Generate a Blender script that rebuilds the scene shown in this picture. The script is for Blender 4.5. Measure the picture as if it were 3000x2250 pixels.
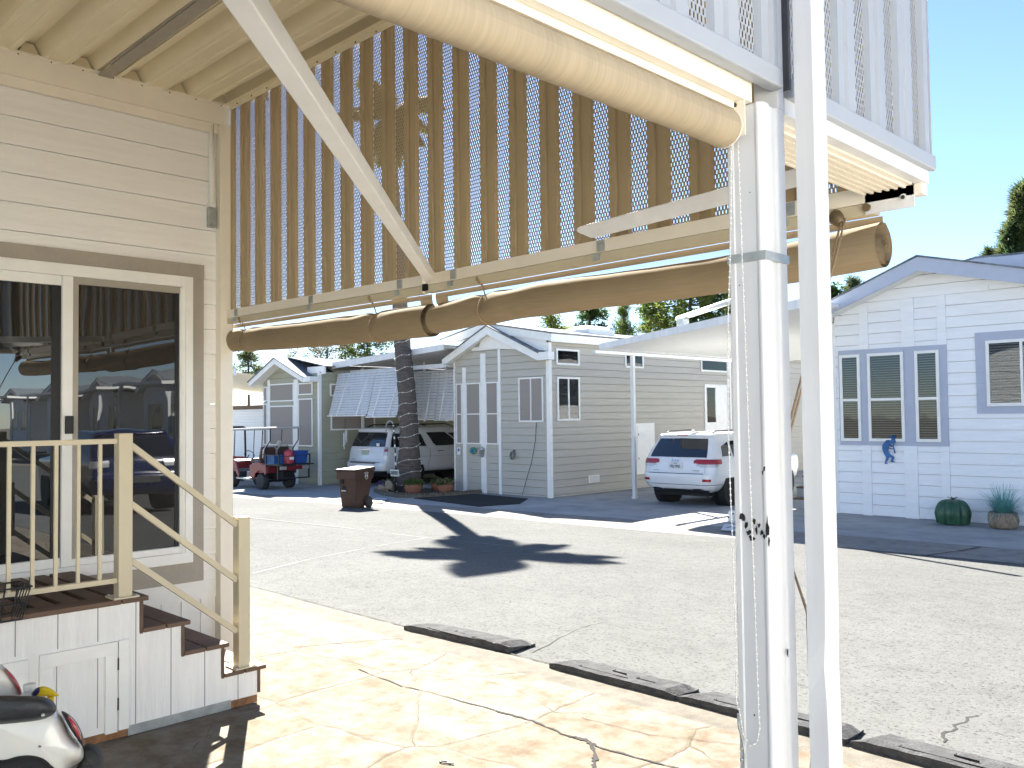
import bpy, bmesh, math, random
from mathutils import Vector, Matrix
random.seed(7)
R = math.radians
sc = bpy.context.scene
for o in list(bpy.data.objects): bpy.data.objects.remove(o)
COL = sc.collection

# ------------------------------------------------------------------ camera
EYE = Vector((0, 0, 1.85))
PITCH, ROLL, PSI, FPX = .035866, -.011862, .784138, 2584.26
r_ = Vector((math.cos(PSI), math.sin(PSI), 0)); f_ = Vector((-math.sin(PSI), math.cos(PSI), 0)); u_ = Vector((0, 0, 1))
F_ = f_*math.cos(PITCH) + u_*math.sin(PITCH); U_ = u_*math.cos(PITCH) - f_*math.sin(PITCH)
CR = r_*math.cos(ROLL) + U_*math.sin(ROLL); CU = U_*math.cos(ROLL) - r_*math.sin(ROLL)
cd = bpy.data.cameras.new('camera'); cam = bpy.data.objects.new('camera', cd); COL.objects.link(cam)
cd.sensor_width = 36; cd.lens = FPX/3000*36; cd.clip_start = .05; cd.clip_end = 3000
M = Matrix((CR, CU, -F_)).transposed().to_4x4(); M.translation = EYE; cam.matrix_world = M
sc.camera = cam

# ------------------------------------------------------------------ sky, sun, exposure
SUN_AZ = Vector((-.86, .51, 0)).normalized(); SUN_EL = R(39.3)
w = bpy.data.worlds.new('World'); sc.world = w; w.use_nodes = True
nt = w.node_tree; bg = nt.nodes['Background']
sky = nt.nodes.new('ShaderNodeTexSky'); sky.sky_type = 'NISHITA'; sky.sun_disc = False
sky.sun_elevation = SUN_EL; sky.sun_rotation = math.atan2(SUN_AZ.x, SUN_AZ.y)
sky.altitude = 400; sky.air_density = 0.78; sky.dust_density = 0.05; sky.ozone_density = 3.0
nt.links.new(sky.outputs[0], bg.inputs[0]); bg.inputs[1].default_value = .05
sl = bpy.data.lights.new('sun', 'SUN'); so = bpy.data.objects.new('sun', sl); COL.objects.link(so)
sl.energy = 5.0; sl.angle = R(.53); sl.color = (1, .95, .86)
sdir = SUN_AZ*math.cos(SUN_EL) + Vector((0, 0, math.sin(SUN_EL)))
so.rotation_euler = (-sdir).to_track_quat('-Z', 'Y').to_euler(); so.location = (0, 0, 30)
sc.view_settings.view_transform = 'Standard'; sc.view_settings.look = 'None'
sc.view_settings.gamma = 1; sc.view_settings.use_curve_mapping = False
sc.view_settings.exposure = 2.55
sc.cycles.transparent_max_bounces = 24; sc.cycles.max_bounces = 10; sc.cycles.diffuse_bounces = 5

# ------------------------------------------------------------------ helpers
S = 1.178                                   # the far side of the street lies lower: true size and distance
def FP(p):
    return EYE + S*(Vector(p) - EYE)
class MB:
    def __init__(s, far=False): s.v = []; s.f = []; s.m = []; s.far = far; s.sm = []; s.cur = 0; s.smooth = False
    def P(s, *pts):
        i = len(s.v); s.v += [tuple(p) for p in pts]; return list(range(i, i+len(pts)))
    def face(s, idx): s.f.append(tuple(idx)); s.m.append(s.cur); s.sm.append(s.smooth)
    def poly(s, *pts): s.face(s.P(*pts))
    def hexa(s, p):                         # 8 points, bottom ring then top ring
        i = s.P(*p)
        for q in ((3, 2, 1, 0), (4, 5, 6, 7), (0, 1, 5, 4), (1, 2, 6, 5), (2, 3, 7, 6), (3, 0, 4, 7)): s.face([i[k] for k in q])
    def box(s, a, b):
        x0, x1 = sorted((a[0], b[0])); y0, y1 = sorted((a[1], b[1])); z0, z1 = sorted((a[2], b[2]))
        s.hexa([(x0, y0, z0), (x1, y0, z0), (x1, y1, z0), (x0, y1, z0), (x0, y0, z1), (x1, y0, z1), (x1, y1, z1), (x0, y1, z1)])
    def fbox(s, O, Uv, N, u0, u1, z0, z1, n0, n1):   # box in a wall frame
        O, Uv, N = Vector(O), Vector(Uv), Vector(N)
        q = lambda u, n, z: O + Uv*u + N*n + Vector((0, 0, z))
        s.hexa([q(u0, n0, z0), q(u1, n0, z0), q(u1, n1, z0), q(u0, n1, z0), q(u0, n0, z1), q(u1, n0, z1), q(u1, n1, z1), q(u0, n1, z1)])
    def bar(s, a, b, w, h=None, up=(0, 0, 1)):
        a, b = Vector(a), Vector(b); h = h or w; d = (b-a).normalized(); up = Vector(up)
        x = d.cross(up)
        if x.length < 1e-4: x = Vector((1, 0, 0))
        x.normalize(); y = x.cross(d)
        x *= w/2; y *= h/2
        s.hexa([a-x-y, a+x-y, b+x-y, b-x-y, a-x+y, a+x+y, b+x+y, b-x+y])
    def prism(s, pts, ext):                 # planar polygon extruded by a vector
        e = Vector(ext); n = len(pts); i = s.P(*pts); j = s.P(*[Vector(p)+e for p in pts])
        s.face(i[::-1]); s.face(j)
        for k in range(n): s.face((i[k], i[(k+1) % n], j[(k+1) % n], j[k]))
    def tube(s, pts, rad, n=8, cap=True, close=False):
        pts = [Vector(p) for p in pts]; rings = []; m = len(pts)
        rad = rad if isinstance(rad, (list, tuple)) else [rad]*m
        pu = None; old = s.smooth; s.smooth = True
        for k, p in enumerate(pts):
            d = (pts[min(k+1, m-1)] - pts[max(k-1, 0)]).normalized()
            if pu is None: pu = d.orthogonal().normalized()
            else:
                pu = (pu - d*pu.dot(d))
                pu = pu.normalized() if pu.length > 1e-5 else d.orthogonal().normalized()
            pv = d.cross(pu)
            rings.append(s.P(*[p + (pu*math.cos(2*math.pi*t/n) + pv*math.sin(2*math.pi*t/n))*rad[k] for t in range(n)]))
        for a, b in zip(rings, rings[1:]):
            for t in range(n): s.face((a[t], a[(t+1) % n], b[(t+1) % n], b[t]))
        s.smooth = old
        if cap: s.face(rings[0][::-1]); s.face(rings[-1])
    def lathe(s, c, prof, n=16, axis='z', lobes=0, lob=0.):
        c = Vector(c); rings = []; old = s.smooth; s.smooth = True
        for rr, h in prof:
            ring = []
            for t in range(n):
                a = 2*math.pi*t/n; q = rr*(1 + (lob*math.cos(lobes*a) if lobes else 0))
                if axis == 'z': p = (q*math.cos(a), q*math.sin(a), h)
                elif axis == 'x': p = (h, q*math.cos(a), q*math.sin(a))
                else: p = (q*math.cos(a), h, q*math.sin(a))
                ring.append(c + Vector(p))
            rings.append(s.P(*ring))
        for a, b in zip(rings, rings[1:]):
            for t in range(n): s.face((a[t], a[(t+1) % n], b[(t+1) % n], b[t]))
        s.smooth = old
        s.face(rings[0][::-1]); s.face(rings[-1])
    def ball(s, c, r, n=8, sz=1.):
        pr = [(r*math.sin(math.pi*k/(n//2+2)) or 1e-4, -sz*r*math.cos(math.pi*k/(n//2+2))) for k in range(n//2+3)]
        pr[0] = (1e-4, -sz*r); pr[-1] = (1e-4, sz*r); s.lathe(c, pr, n)
    def grid(s, rows, smooth=True):
        old = s.smooth; s.smooth = smooth; ids = [s.P(*r) for r in rows]
        for a, b in zip(ids, ids[1:]):
            for t in range(len(a)-1): s.face((a[t], a[t+1], b[t+1], b[t]))
        s.smooth = old
    def build(s, name, mat, parent=None, local=False, bevel=0, merge=False):
        vs = [FP(p) if s.far else Vector(p) for p in s.v]
        if parent is not None and not local: vs = [p - Vector(parent['org']) for p in vs]
        me = bpy.data.meshes.new(name); me.from_pydata(vs, [], s.f)
        for mm in (mat if isinstance(mat, (list, tuple)) else [mat]): me.materials.append(mm)
        me.polygons.foreach_set('material_index', s.m); me.polygons.foreach_set('use_smooth', s.sm)
        bm = bmesh.new(); bm.from_mesh(me)
        if merge: bmesh.ops.remove_doubles(bm, verts=bm.verts, dist=1e-4)
        bmesh.ops.recalc_face_normals(bm, faces=bm.faces); bm.to_mesh(me); bm.free(); me.update()
        o = bpy.data.objects.new(name, me); COL.objects.link(o)
        if parent is not None: o.parent = parent; o['org'] = list(parent['org'])
        else: o['org'] = [0, 0, 0]
        if bevel:
            b = o.modifiers.new('bevel', 'BEVEL'); b.width = bevel; b.segments = 2; b.limit_method = 'ANGLE'; b.angle_limit = R(40)
        return o
def thing(name, label, cat, loc=(0, 0, 0), far=False, rz=0, group=None):
    o = bpy.data.objects.new(name, None); COL.objects.link(o); o.empty_display_size = .2
    p = FP(loc) if far else Vector(loc); o.location = p; o.rotation_euler = (0, 0, rz); o['org'] = list(p)
    o['label'] = label; o['category'] = cat
    if group: o['group'] = group
    return o
def tag(o, label, cat, group=None, kind=None):
    if kind: o['kind'] = kind
    if label: o['label'] = label
    if cat: o['category'] = cat
    if group: o['group'] = group
    return o
def struct(mb, name, mat): return tag(mb.build(name, mat), None, None, kind='structure')
def copy_thing(o, loc, label=None):
    c = o.copy(); COL.objects.link(c); c.location = loc
    if label: c['label'] = label
    for ch in o.children:
        d = ch.copy(); COL.objects.link(d); d.parent = c
        for g in ch.children:
            e = g.copy(); COL.objects.link(e); e.parent = d
    return c
def text(s, size, M4, name, mat, parent, far=False, sx=1.0, depth=.002):
    cu = bpy.data.curves.new('t', 'FONT'); cu.body = s; cu.size = size; cu.align_x = 'CENTER'; cu.align_y = 'CENTER'; cu.extrude = depth
    ob = bpy.data.objects.new('t', cu); COL.objects.link(ob); bpy.context.view_layer.update()
    me = bpy.data.meshes.new_from_object(ob.evaluated_get(bpy.context.evaluated_depsgraph_get()))
    bpy.data.objects.remove(ob)
    me.transform(Matrix.Diagonal((sx, 1, 1, 1))); me.transform(M4); me.materials.clear(); me.materials.append(mat)
    o = bpy.data.objects.new(name, me); COL.objects.link(o); o.parent = parent; o['org'] = list(parent['org']); return o
def basis(x, y, z, t): 
    m = Matrix((Vector(x), Vector(y), Vector(z))).transposed().to_4x4(); m.translation = Vector(t); return m

# ------------------------------------------------------------------ materials
def mat(name, col, rough=.55, spec=.4, metal=0., var=.12, scale=6., bump=0., bscale=40., stretch=(1, 1, 1), coat=0.):
    m = bpy.data.materials.new(name); m.use_nodes = True; n = m.node_tree.nodes; L = m.node_tree.links
    b = n['Principled BSDF']; b.inputs['Roughness'].default_value = rough; b.inputs['Metallic'].default_value = metal
    b.inputs['Specular IOR Level'].default_value = spec; b.inputs['Coat Weight'].default_value = coat
    b.inputs['Coat Roughness'].default_value = .04
    tc = n.new('ShaderNodeTexCoord'); mp = n.new('ShaderNodeMapping'); mp.inputs['Scale'].default_value = stretch
    L.new(tc.outputs['Object'], mp.inputs[0])
    nz = n.new('ShaderNodeTexNoise'); nz.inputs['Scale'].default_value = scale; nz.inputs['Detail'].default_value = 5; nz.inputs['Roughness'].default_value = .62
    L.new(mp.outputs[0], nz.inputs['Vector'])
    rp = n.new('ShaderNodeValToRGB'); c = Vector(col)
    rp.color_ramp.elements[0].position = .3; rp.color_ramp.elements[1].position = .72
    rp.color_ramp.elements[0].color = (*(c*(1-var)), 1); rp.color_ramp.elements[1].color = (*[min(.95, x) for x in c*(1+var*.8)], 1)
    L.new(nz.outputs[0], rp.inputs[0]); L.new(rp.outputs[0], b.inputs['Base Color'])
    if bump:
        n2 = n.new('ShaderNodeTexNoise'); n2.inputs['Scale'].default_value = bscale; n2.inputs['Detail'].default_value = 4
        L.new(mp.outputs[0], n2.inputs['Vector']); bp = n.new('ShaderNodeBump'); bp.inputs['Strength'].default_value = bump; bp.inputs['Distance'].default_value = .01
        L.new(n2.outputs[0], bp.inputs['Height']); L.new(bp.outputs[0], b.inputs['Normal'])
    return m
M_white = mat('white_paint', (.82, .82, .79), .5, var=.05)
M_wsid = mat('white_siding', (.74, .74, .72), .6, var=.05, scale=3, bump=.35, bscale=22, stretch=(1, .22, 3))
M_wgrain = mat('grain_siding', (.86, .855, .83), .65, var=.04, bump=.6, bscale=30, stretch=(1, .2, 3))
M_ply = mat('grooved_ply', (.82, .82, .80), .7, var=.06, bump=.8, bscale=26, stretch=(3, 3, .25))
M_bsid = mat('bluewhite_siding', (.84, .86, .88), .6, var=.04, bump=.2, bscale=22, stretch=(.25, 1, 3))
M_gsid = mat('grey_siding', (.46, .44, .385), .65, var=.06, bump=.25, bscale=22, stretch=(.25, .25, 3))
M_olive = mat('green_grey_siding', (.36, .36, .27), .65, var=.06, bump=.25, bscale=22, stretch=(.25, .25, 3))
M_trimb = mat('blue_grey_trim', (.42, .46, .56), .55, var=.04)
M_taupe = mat('taupe_trim', (.36, .33, .28), .6, var=.07, bump=.5, bscale=40)
M_pan = mat('beige_metal', (.82, .74, .54), .42, var=.06, scale=2)
M_tanin = mat('tan_metal', (.43, .335, .20), .45, var=.07, scale=2)
M_cream = mat('cream_metal', (.82, .77, .66), .4, var=.05, scale=3)
M_alu = mat('white_aluminium', (.70, .71, .72), .36, .4, var=.10, scale=3.2, stretch=(2.5, 2.5, .22), bump=.05, bscale=9)
M_rail = mat('tan_powdercoat', (.56, .50, .36), .4, .5, var=.05)
M_deck = mat('brown_composite', (.135, .085, .058), .7, var=.25, scale=9, bump=.3, bscale=60, stretch=(1, .2, 1))
M_galv = mat('galvanised', (.42, .45, .45), .4, metal=.5, var=.25, scale=14)
M_woodraw = mat('bare_wood', (.26, .13, .06), .8, var=.5, scale=18)
M_black = mat('black_plastic', (.018, .018, .02), .45, var=.25)
M_rubber = mat('black_rubber', (.035, .036, .038), .8, var=.4, scale=30, bump=.4, bscale=90)
M_ramp = mat('ramp_rubber', (.07, .07, .072), .95, .08, var=.35, scale=14, bump=.9, bscale=70)
M_dark = mat('dark_void', (.012, .012, .013), .8, var=.1)
M_screw = mat('dark_screw', (.07, .06, .05), .4, metal=.6)
M_concrete = mat('driveway_concrete', (.36, .365, .365), .9, .08, var=.22, scale=1.3, bump=.3, bscale=60)
M_kerb = mat('kerb_concrete', (.26, .245, .225), .92, .08, var=.2, scale=5, bump=.5, bscale=90)
M_kerbn = mat('near_kerb_concrete', (.145, .132, .11), .92, .08, var=.25, scale=7, bump=.6, bscale=90)
M_screen = mat('sun_screen', (.30, .27, .24), .8, var=.06, scale=60)
M_shingle = mat('roof_shingle', (.17, .19, .21), .9, var=.6, scale=7, bump=.8, bscale=12)
M_car = mat('white_car_paint', (.72, .73, .75), .25, .5, var=.015, coat=.8)
M_red = mat('red_lens', (.33, .012, .02), .18, .6, var=.15, coat=.5)
M_chrome = mat('chrome', (.7, .7, .7), .15, metal=1., var=.05)
M_silver = mat('silver_plastic', (.5, .5, .5), .3, metal=.5, var=.05)
M_cart = mat('maroon_paint', (.17, .02, .03), .25, .5, var=.08, coat=.6)
M_blueb = mat('blue_plastic', (.02, .07, .28), .5, var=.12)
M_redb = mat('red_plastic', (.42, .06, .08), .5, var=.15)
M_bin = mat('brown_bin', (.05, .022, .013), .5, var=.2, scale=5)
M_terra = mat('terracotta', (.26, .11, .065), .8, var=.25, scale=12)
def leafmat(name, col):
    m = mat(name, col, .6, .2, var=.5, scale=1.2); n = m.node_tree.nodes; L = m.node_tree.links; b = n['Principled BSDF']
    src = b.inputs['Base Color'].links[0].from_socket; t = n.new('ShaderNodeBsdfTranslucent'); L.new(src, t.inputs[0]); mx = n.new('ShaderNodeMixShader'); mx.inputs[0].default_value = .5
    L.new(b.outputs[0], mx.inputs[1]); L.new(t.outputs[0], mx.inputs[2]); L.new(mx.outputs[0], n['Material Output'].inputs[0]); return m
M_leaf = leafmat('leaf_green', (.085, .14, .03)); M_leafy = leafmat('leaf_yellow_green', (.15, .19, .04)); M_leafo = leafmat('leaf_olive', (.10, .125, .045)); M_leafd = leafmat('leaf_dark', (.05, .085, .035))
M_leafdry = mat('leaf_dry', (.17, .12, .075), .8, var=.5, scale=2)
M_bark = mat('bark', (.10, .075, .055), .9, var=.4, scale=8, bump=1, bscale=25)
M_palm = mat('palm_trunk', (.105, .088, .078), .9, var=.45, scale=10, bump=1.2, bscale=18, stretch=(.5, .5, 3))
M_purple = mat('purple_petal', (.13, .05, .30), .7, var=.4, scale=30)
M_cactus = mat('cactus_metal', (.022, .085, .045), .38, .5, var=.45, scale=6)
M_bgrass = mat('blue_grass', (.16, .40, .38), .6, var=.3, scale=5)
M_bgrass2 = mat('pale_grass', (.42, .50, .42), .6, var=.3, scale=5)
M_rock = mat('sandstone_pot', (.26, .20, .15), .9, var=.45, scale=9, bump=1, bscale=14)
M_matt = mat('black_mat', (.016, .017, .022), .95, var=.3, scale=40)
M_orna = mat('blue_enamel', (.02, .13, .36), .35, var=.45, scale=5)
M_teal = mat('teal_patina', (.08, .26, .22), .5, var=.4, scale=20)
M_yellow = mat('yellow_plastic', (.70, .50, .02), .35, var=.05)
M_navy = mat('navy_plastic', (.012, .018, .08), .35, var=.05)
M_scoot = mat('scooter_white', (.66, .66, .62), .28, .5, var=.03, coat=.4)
M_pad = mat('black_vinyl', (.03, .033, .036), .5, var=.2, scale=20, bump=.15, bscale=160)
M_ink = mat('ink_blue', (.02, .03, .09), .6)
M_foam = mat('cream_foam', (.68, .60, .42), .8, var=.04)
M_rope = mat('tan_rope', (.33, .24, .15), .85, var=.3, scale=80)
M_bead = mat('white_bead', (.78, .78, .76), .3)
M_bulb = mat('clear_bulb', (.72, .70, .62), .2, var=.1)
M_rust = mat('chipped_metal', (.025, .022, .02), .7, var=.5, scale=30)

def glass(name, tint, refl, base=(.012, .014, .016), through=True):
    m = bpy.data.materials.new(name); m.use_nodes = True; n = m.node_tree.nodes; L = m.node_tree.links
    n.remove(n['Principled BSDF']); out = n['Material Output']
    gl = n.new('ShaderNodeBsdfGlossy'); gl.inputs['Roughness'].default_value = .01; gl.inputs['Color'].default_value = (.95, .97, 1, 1)
    nz = n.new('ShaderNodeTexNoise'); nz.inputs['Scale'].default_value = 1.6; bp = n.new('ShaderNodeBump'); bp.inputs['Strength'].default_value = .05; bp.inputs['Distance'].default_value = .05
    L.new(nz.outputs[0], bp.inputs['Height']); L.new(bp.outputs[0], gl.inputs['Normal'])
    if through: tr = n.new('ShaderNodeBsdfTransparent'); tr.inputs['Color'].default_value = (*tint, 1)
    else: tr = n.new('ShaderNodeBsdfDiffuse'); tr.inputs['Color'].default_value = (*base, 1)
    fr = n.new('ShaderNodeFresnel'); fr.inputs['IOR'].default_value = 1.5
    mr = n.new('ShaderNodeMapRange'); mr.inputs['To Min'].default_value = refl; mr.inputs['To Max'].default_value = 1.
    L.new(fr.outputs[0], mr.inputs[0]); mx = n.new('ShaderNodeMixShader')
    L.new(mr.outputs[0], mx.inputs[0]); L.new(tr.outputs[0], mx.inputs[1]); L.new(gl.outputs[0], mx.inputs[2]); L.new(mx.outputs[0], out.inputs[0])
    return m
M_glass = glass('window_glass', (.80, .83, .82), .0)
M_dglass = glass('dark_door_glass', (.2, .2, .2), .10, through=False)
M_sglass = glass('screened_door_glass', (.2, .2, .2), .035, (.022, .021, .02), through=False)
M_cglass = glass('car_glass', (.1, .1, .1), .05, (.008, .010, .016), through=False)

def fabric(name, col, trans, fine=420., st=(.06, 1, 1), mid=3.5):
    m = bpy.data.materials.new(name); m.use_nodes = True; n = m.node_tree.nodes; L = m.node_tree.links
    b = n['Principled BSDF']; b.inputs['Roughness'].default_value = .85; b.inputs['Specular IOR Level'].default_value = .15
    tc = n.new('ShaderNodeTexCoord'); mp = n.new('ShaderNodeMapping'); mp.inputs['Scale'].default_value = st; L.new(tc.outputs['Object'], mp.inputs[0])
    nz = n.new('ShaderNodeTexNoise'); nz.inputs['Scale'].default_value = fine*.3; nz.inputs['Detail'].default_value = 3; L.new(mp.outputs[0], nz.inputs['Vector'])
    n3 = n.new('ShaderNodeTexNoise'); n3.inputs['Scale'].default_value = mid; L.new((mp.outputs[0] if mid > 5 else tc.outputs['Object']), n3.inputs['Vector'])
    ad = n.new('ShaderNodeMath'); ad.operation = 'ADD'; L.new(nz.outputs[0], ad.inputs[0]); L.new(n3.outputs[0], ad.inputs[1])
    hf = n.new('ShaderNodeMath'); hf.operation = 'MULTIPLY'; hf.inputs[1].default_value = .5; L.new(ad.outputs[0], hf.inputs[0])
    rp = n.new('ShaderNodeValToRGB'); c = Vector(col); rp.color_ramp.elements[0].position = .33; rp.color_ramp.elements[1].position = .68
    rp.color_ramp.elements[0].color = (*(c*.88), 1); rp.color_ramp.elements[1].color = (*(c*1.1), 1)
    L.new(hf.outputs[0], rp.inputs[0]); L.new(rp.outputs[0], b.inputs['Base Color'])
    tl = n.new('ShaderNodeBsdfTranslucent'); L.new(rp.outputs[0], tl.inputs[0]); mx = n.new('ShaderNodeMixShader'); mx.inputs[0].default_value = trans
    L.new(b.outputs[0], mx.inputs[1]); L.new(tl.outputs[0], mx.inputs[2]); L.new(mx.outputs[0], n['Material Output'].inputs[0])
    return m
M_fab = fabric('tan_shade_cloth', (.30, .235, .15), .05)
M_hem = fabric('dark_hem_cloth', (.24, .19, .13), .02)
M_fab2 = fabric('pale_roller_cloth', (.45, .37, .255), .06, st=(.05, 1.1, .05), mid=9.)
def mesh_cloth():
    m = bpy.data.materials.new('open_mesh_cloth'); m.use_nodes = True; n = m.node_tree.nodes; L = m.node_tree.links
    b = n['Principled BSDF']; b.inputs['Base Color'].default_value = (.30, .27, .24, 1); b.inputs['Roughness'].default_value = .8
    tc = n.new('ShaderNodeTexCoord'); wv = n.new('ShaderNodeTexWave'); wv.inputs['Scale'].default_value = 38; L.new(tc.outputs['Object'], wv.inputs['Vector'])
    mr = n.new('ShaderNodeMapRange'); mr.inputs['To Min'].default_value = .55; mr.inputs['To Max'].default_value = .75; L.new(wv.outputs['Fac'], mr.inputs[0])
    tr = n.new('ShaderNodeBsdfTransparent'); mx = n.new('ShaderNodeMixShader'); L.new(mr.outputs[0], mx.inputs[0])
    L.new(b.outputs[0], mx.inputs[1]); L.new(tr.outputs[0], mx.inputs[2]); L.new(mx.outputs[0], n['Material Output'].inputs[0]); return m
M_mesh = mesh_cloth()

def perforated(name, col):
    m = bpy.data.materials.new(name); m.use_nodes = True; n = m.node_tree.nodes; L = m.node_tree.links
    b = n['Principled BSDF']; b.inputs['Base Color'].default_value = (*col, 1); b.inputs['Roughness'].default_value = .45
    tc = n.new('ShaderNodeTexCoord'); sp = n.new('ShaderNodeSeparateXYZ'); L.new(tc.outputs['Object'], sp.inputs[0])
    def mt(op, a, bb=None):
        k = n.new('ShaderNodeMath'); k.operation = op
        for i, q in enumerate((a, bb)):
            if q is None: continue
            if isinstance(q, (int, float)): k.inputs[i].default_value = q
            else: L.new(q, k.inputs[i])
        return k.outputs[0]
    u = mt('ADD', sp.outputs[0], sp.outputs[1]); u = mt('ADD', u, 100.)
    v = mt('DIVIDE', sp.outputs[2], .0205); row = mt('FLOOR', v); odd = mt('MODULO', mt('ADD', row, 1000.), 2.)
    uu = mt('FRACT', mt('ADD', mt('DIVIDE', u, .0172), mt('MULTIPLY', odd, .5)))
    a = mt('LESS_THAN', mt('ABSOLUTE', mt('SUBTRACT', uu, .5)), .2)
    c = mt('LESS_THAN', mt('ABSOLUTE', mt('SUBTRACT', mt('FRACT', v), .5)), .41)
    hole = mt('MULTIPLY', a, c)
    tr = n.new('ShaderNodeBsdfTransparent'); mx = n.new('ShaderNodeMixShader'); L.new(hole, mx.inputs[0]); L.new(b.outputs[0], mx.inputs[1]); L.new(tr.outputs[0], mx.inputs[2])
    L.new(mx.outputs[0], n['Material Output'].inputs[0]); return m
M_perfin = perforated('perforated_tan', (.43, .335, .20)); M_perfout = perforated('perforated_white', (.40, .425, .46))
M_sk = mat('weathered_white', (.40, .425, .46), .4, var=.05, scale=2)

def flagstone():
    m = bpy.data.materials.new('stamped_flagstone'); m.use_nodes = True; n = m.node_tree.nodes; L = m.node_tree.links
    b = n['Principled BSDF']; b.inputs['Roughness'].default_value = .8; b.inputs['Specular IOR Level'].default_value = .06
    tc = n.new('ShaderNodeTexCoord'); nz = n.new('ShaderNodeTexNoise'); nz.inputs['Scale'].default_value = 1.1; nz.inputs['Detail'].default_value = 4; L.new(tc.outputs['Object'], nz.inputs['Vector'])
    mul = n.new('ShaderNodeVectorMath'); mul.operation = 'SCALE'; mul.inputs['Scale'].default_value = .45; L.new(nz.outputs['Color'], mul.inputs[0])
    add = n.new('ShaderNodeVectorMath'); L.new(tc.outputs['Object'], add.inputs[0]); L.new(mul.outputs[0], add.inputs[1])
    v1 = n.new('ShaderNodeTexVoronoi'); v1.inputs['Scale'].default_value = 1.15; v1.voronoi_dimensions = '2D'; L.new(add.outputs[0], v1.inputs['Vector'])
    v2 = n.new('ShaderNodeTexVoronoi'); v2.inputs['Scale'].default_value = 1.15; v2.voronoi_dimensions = '2D'; v2.feature = 'DISTANCE_TO_EDGE'; L.new(add.outputs[0], v2.inputs['Vector'])
    sp = n.new('ShaderNodeSeparateColor'); L.new(v1.outputs['Color'], sp.inputs[0])
    rp = n.new('ShaderNodeValToRGB'); e = rp.color_ramp.elements
    e[0].position = 0; e[0].color = (.182, .166, .134, 1); e[1].position = 1; e[1].color = (.182, .158, .135, 1)
    for p, c in ((.25, (.195, .182, .155, 1)), (.5, (.182, .150, .124, 1)), (.75, (.176, .158, .122, 1))):
        q = e.new(p); q.color = c
    L.new(sp.outputs[0], rp.inputs[0])
    n2 = n.new('ShaderNodeTexNoise'); n2.inputs['Scale'].default_value = 5; n2.inputs['Detail'].default_value = 9; n2.inputs['Roughness'].default_value = .68; L.new(tc.outputs['Object'], n2.inputs['Vector'])
    r2 = n.new('ShaderNodeValToRGB'); r2.color_ramp.elements[0].position = .36; r2.color_ramp.elements[0].color = (.62, .52, .39, 1); r2.color_ramp.elements[1].position = .6; r2.color_ramp.elements[1].color = (1.12, 1.12, 1.12, 1)
    L.new(n2.outputs[0], r2.inputs[0])
    mx = n.new('ShaderNodeMix'); mx.data_type = 'RGBA'; mx.blend_type = 'MULTIPLY'; mx.inputs[0].default_value = .85
    L.new(rp.outputs[0], mx.inputs[6]); L.new(r2.outputs[0], mx.inputs[7])
    n5 = n.new('ShaderNodeTexNoise'); n5.inputs['Scale'].default_value = 2.2; L.new(tc.outputs['Object'], n5.inputs['Vector'])
    jw = n.new('ShaderNodeMapRange'); jw.inputs['From Min'].default_value = .42; jw.inputs['From Max'].default_value = .62; jw.inputs['To Min'].default_value = -.003; jw.inputs['To Max'].default_value = .008; L.new(n5.outputs[0], jw.inputs[0])
    lt = n.new('ShaderNodeMath'); lt.operation = 'LESS_THAN'; L.new(v2.outputs['Distance'], lt.inputs[0]); L.new(jw.outputs[0], lt.inputs[1])
    m2 = n.new('ShaderNodeMix'); m2.data_type = 'RGBA'; m2.inputs[7].default_value = (.10, .082, .06, 1); L.new(lt.outputs[0], m2.inputs[0]); L.new(mx.outputs[2], m2.inputs[6])
    L.new(m2.outputs[2], b.inputs['Base Color'])
    mr = n.new('ShaderNodeMapRange'); mr.inputs['From Max'].default_value = .03; L.new(v2.outputs['Distance'], mr.inputs[0])
    n4 = n.new('ShaderNodeTexNoise'); n4.inputs['Scale'].default_value = 16; n4.inputs['Detail'].default_value = 6; L.new(tc.outputs['Object'], n4.inputs['Vector'])
    hh = n.new('ShaderNodeMath'); hh.operation = 'ADD'; L.new(mr.outputs[0], hh.inputs[0]); L.new(n4.outputs[0], hh.inputs[1])
    bp = n.new('ShaderNodeBump'); bp.inputs['Strength'].default_value = .5; bp.inputs['Distance'].default_value = .012; L.new(hh.outputs[0], bp.inputs['Height']); L.new(bp.outputs[0], b.inputs['Normal'])
    return m
M_flag = flagstone()
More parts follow.
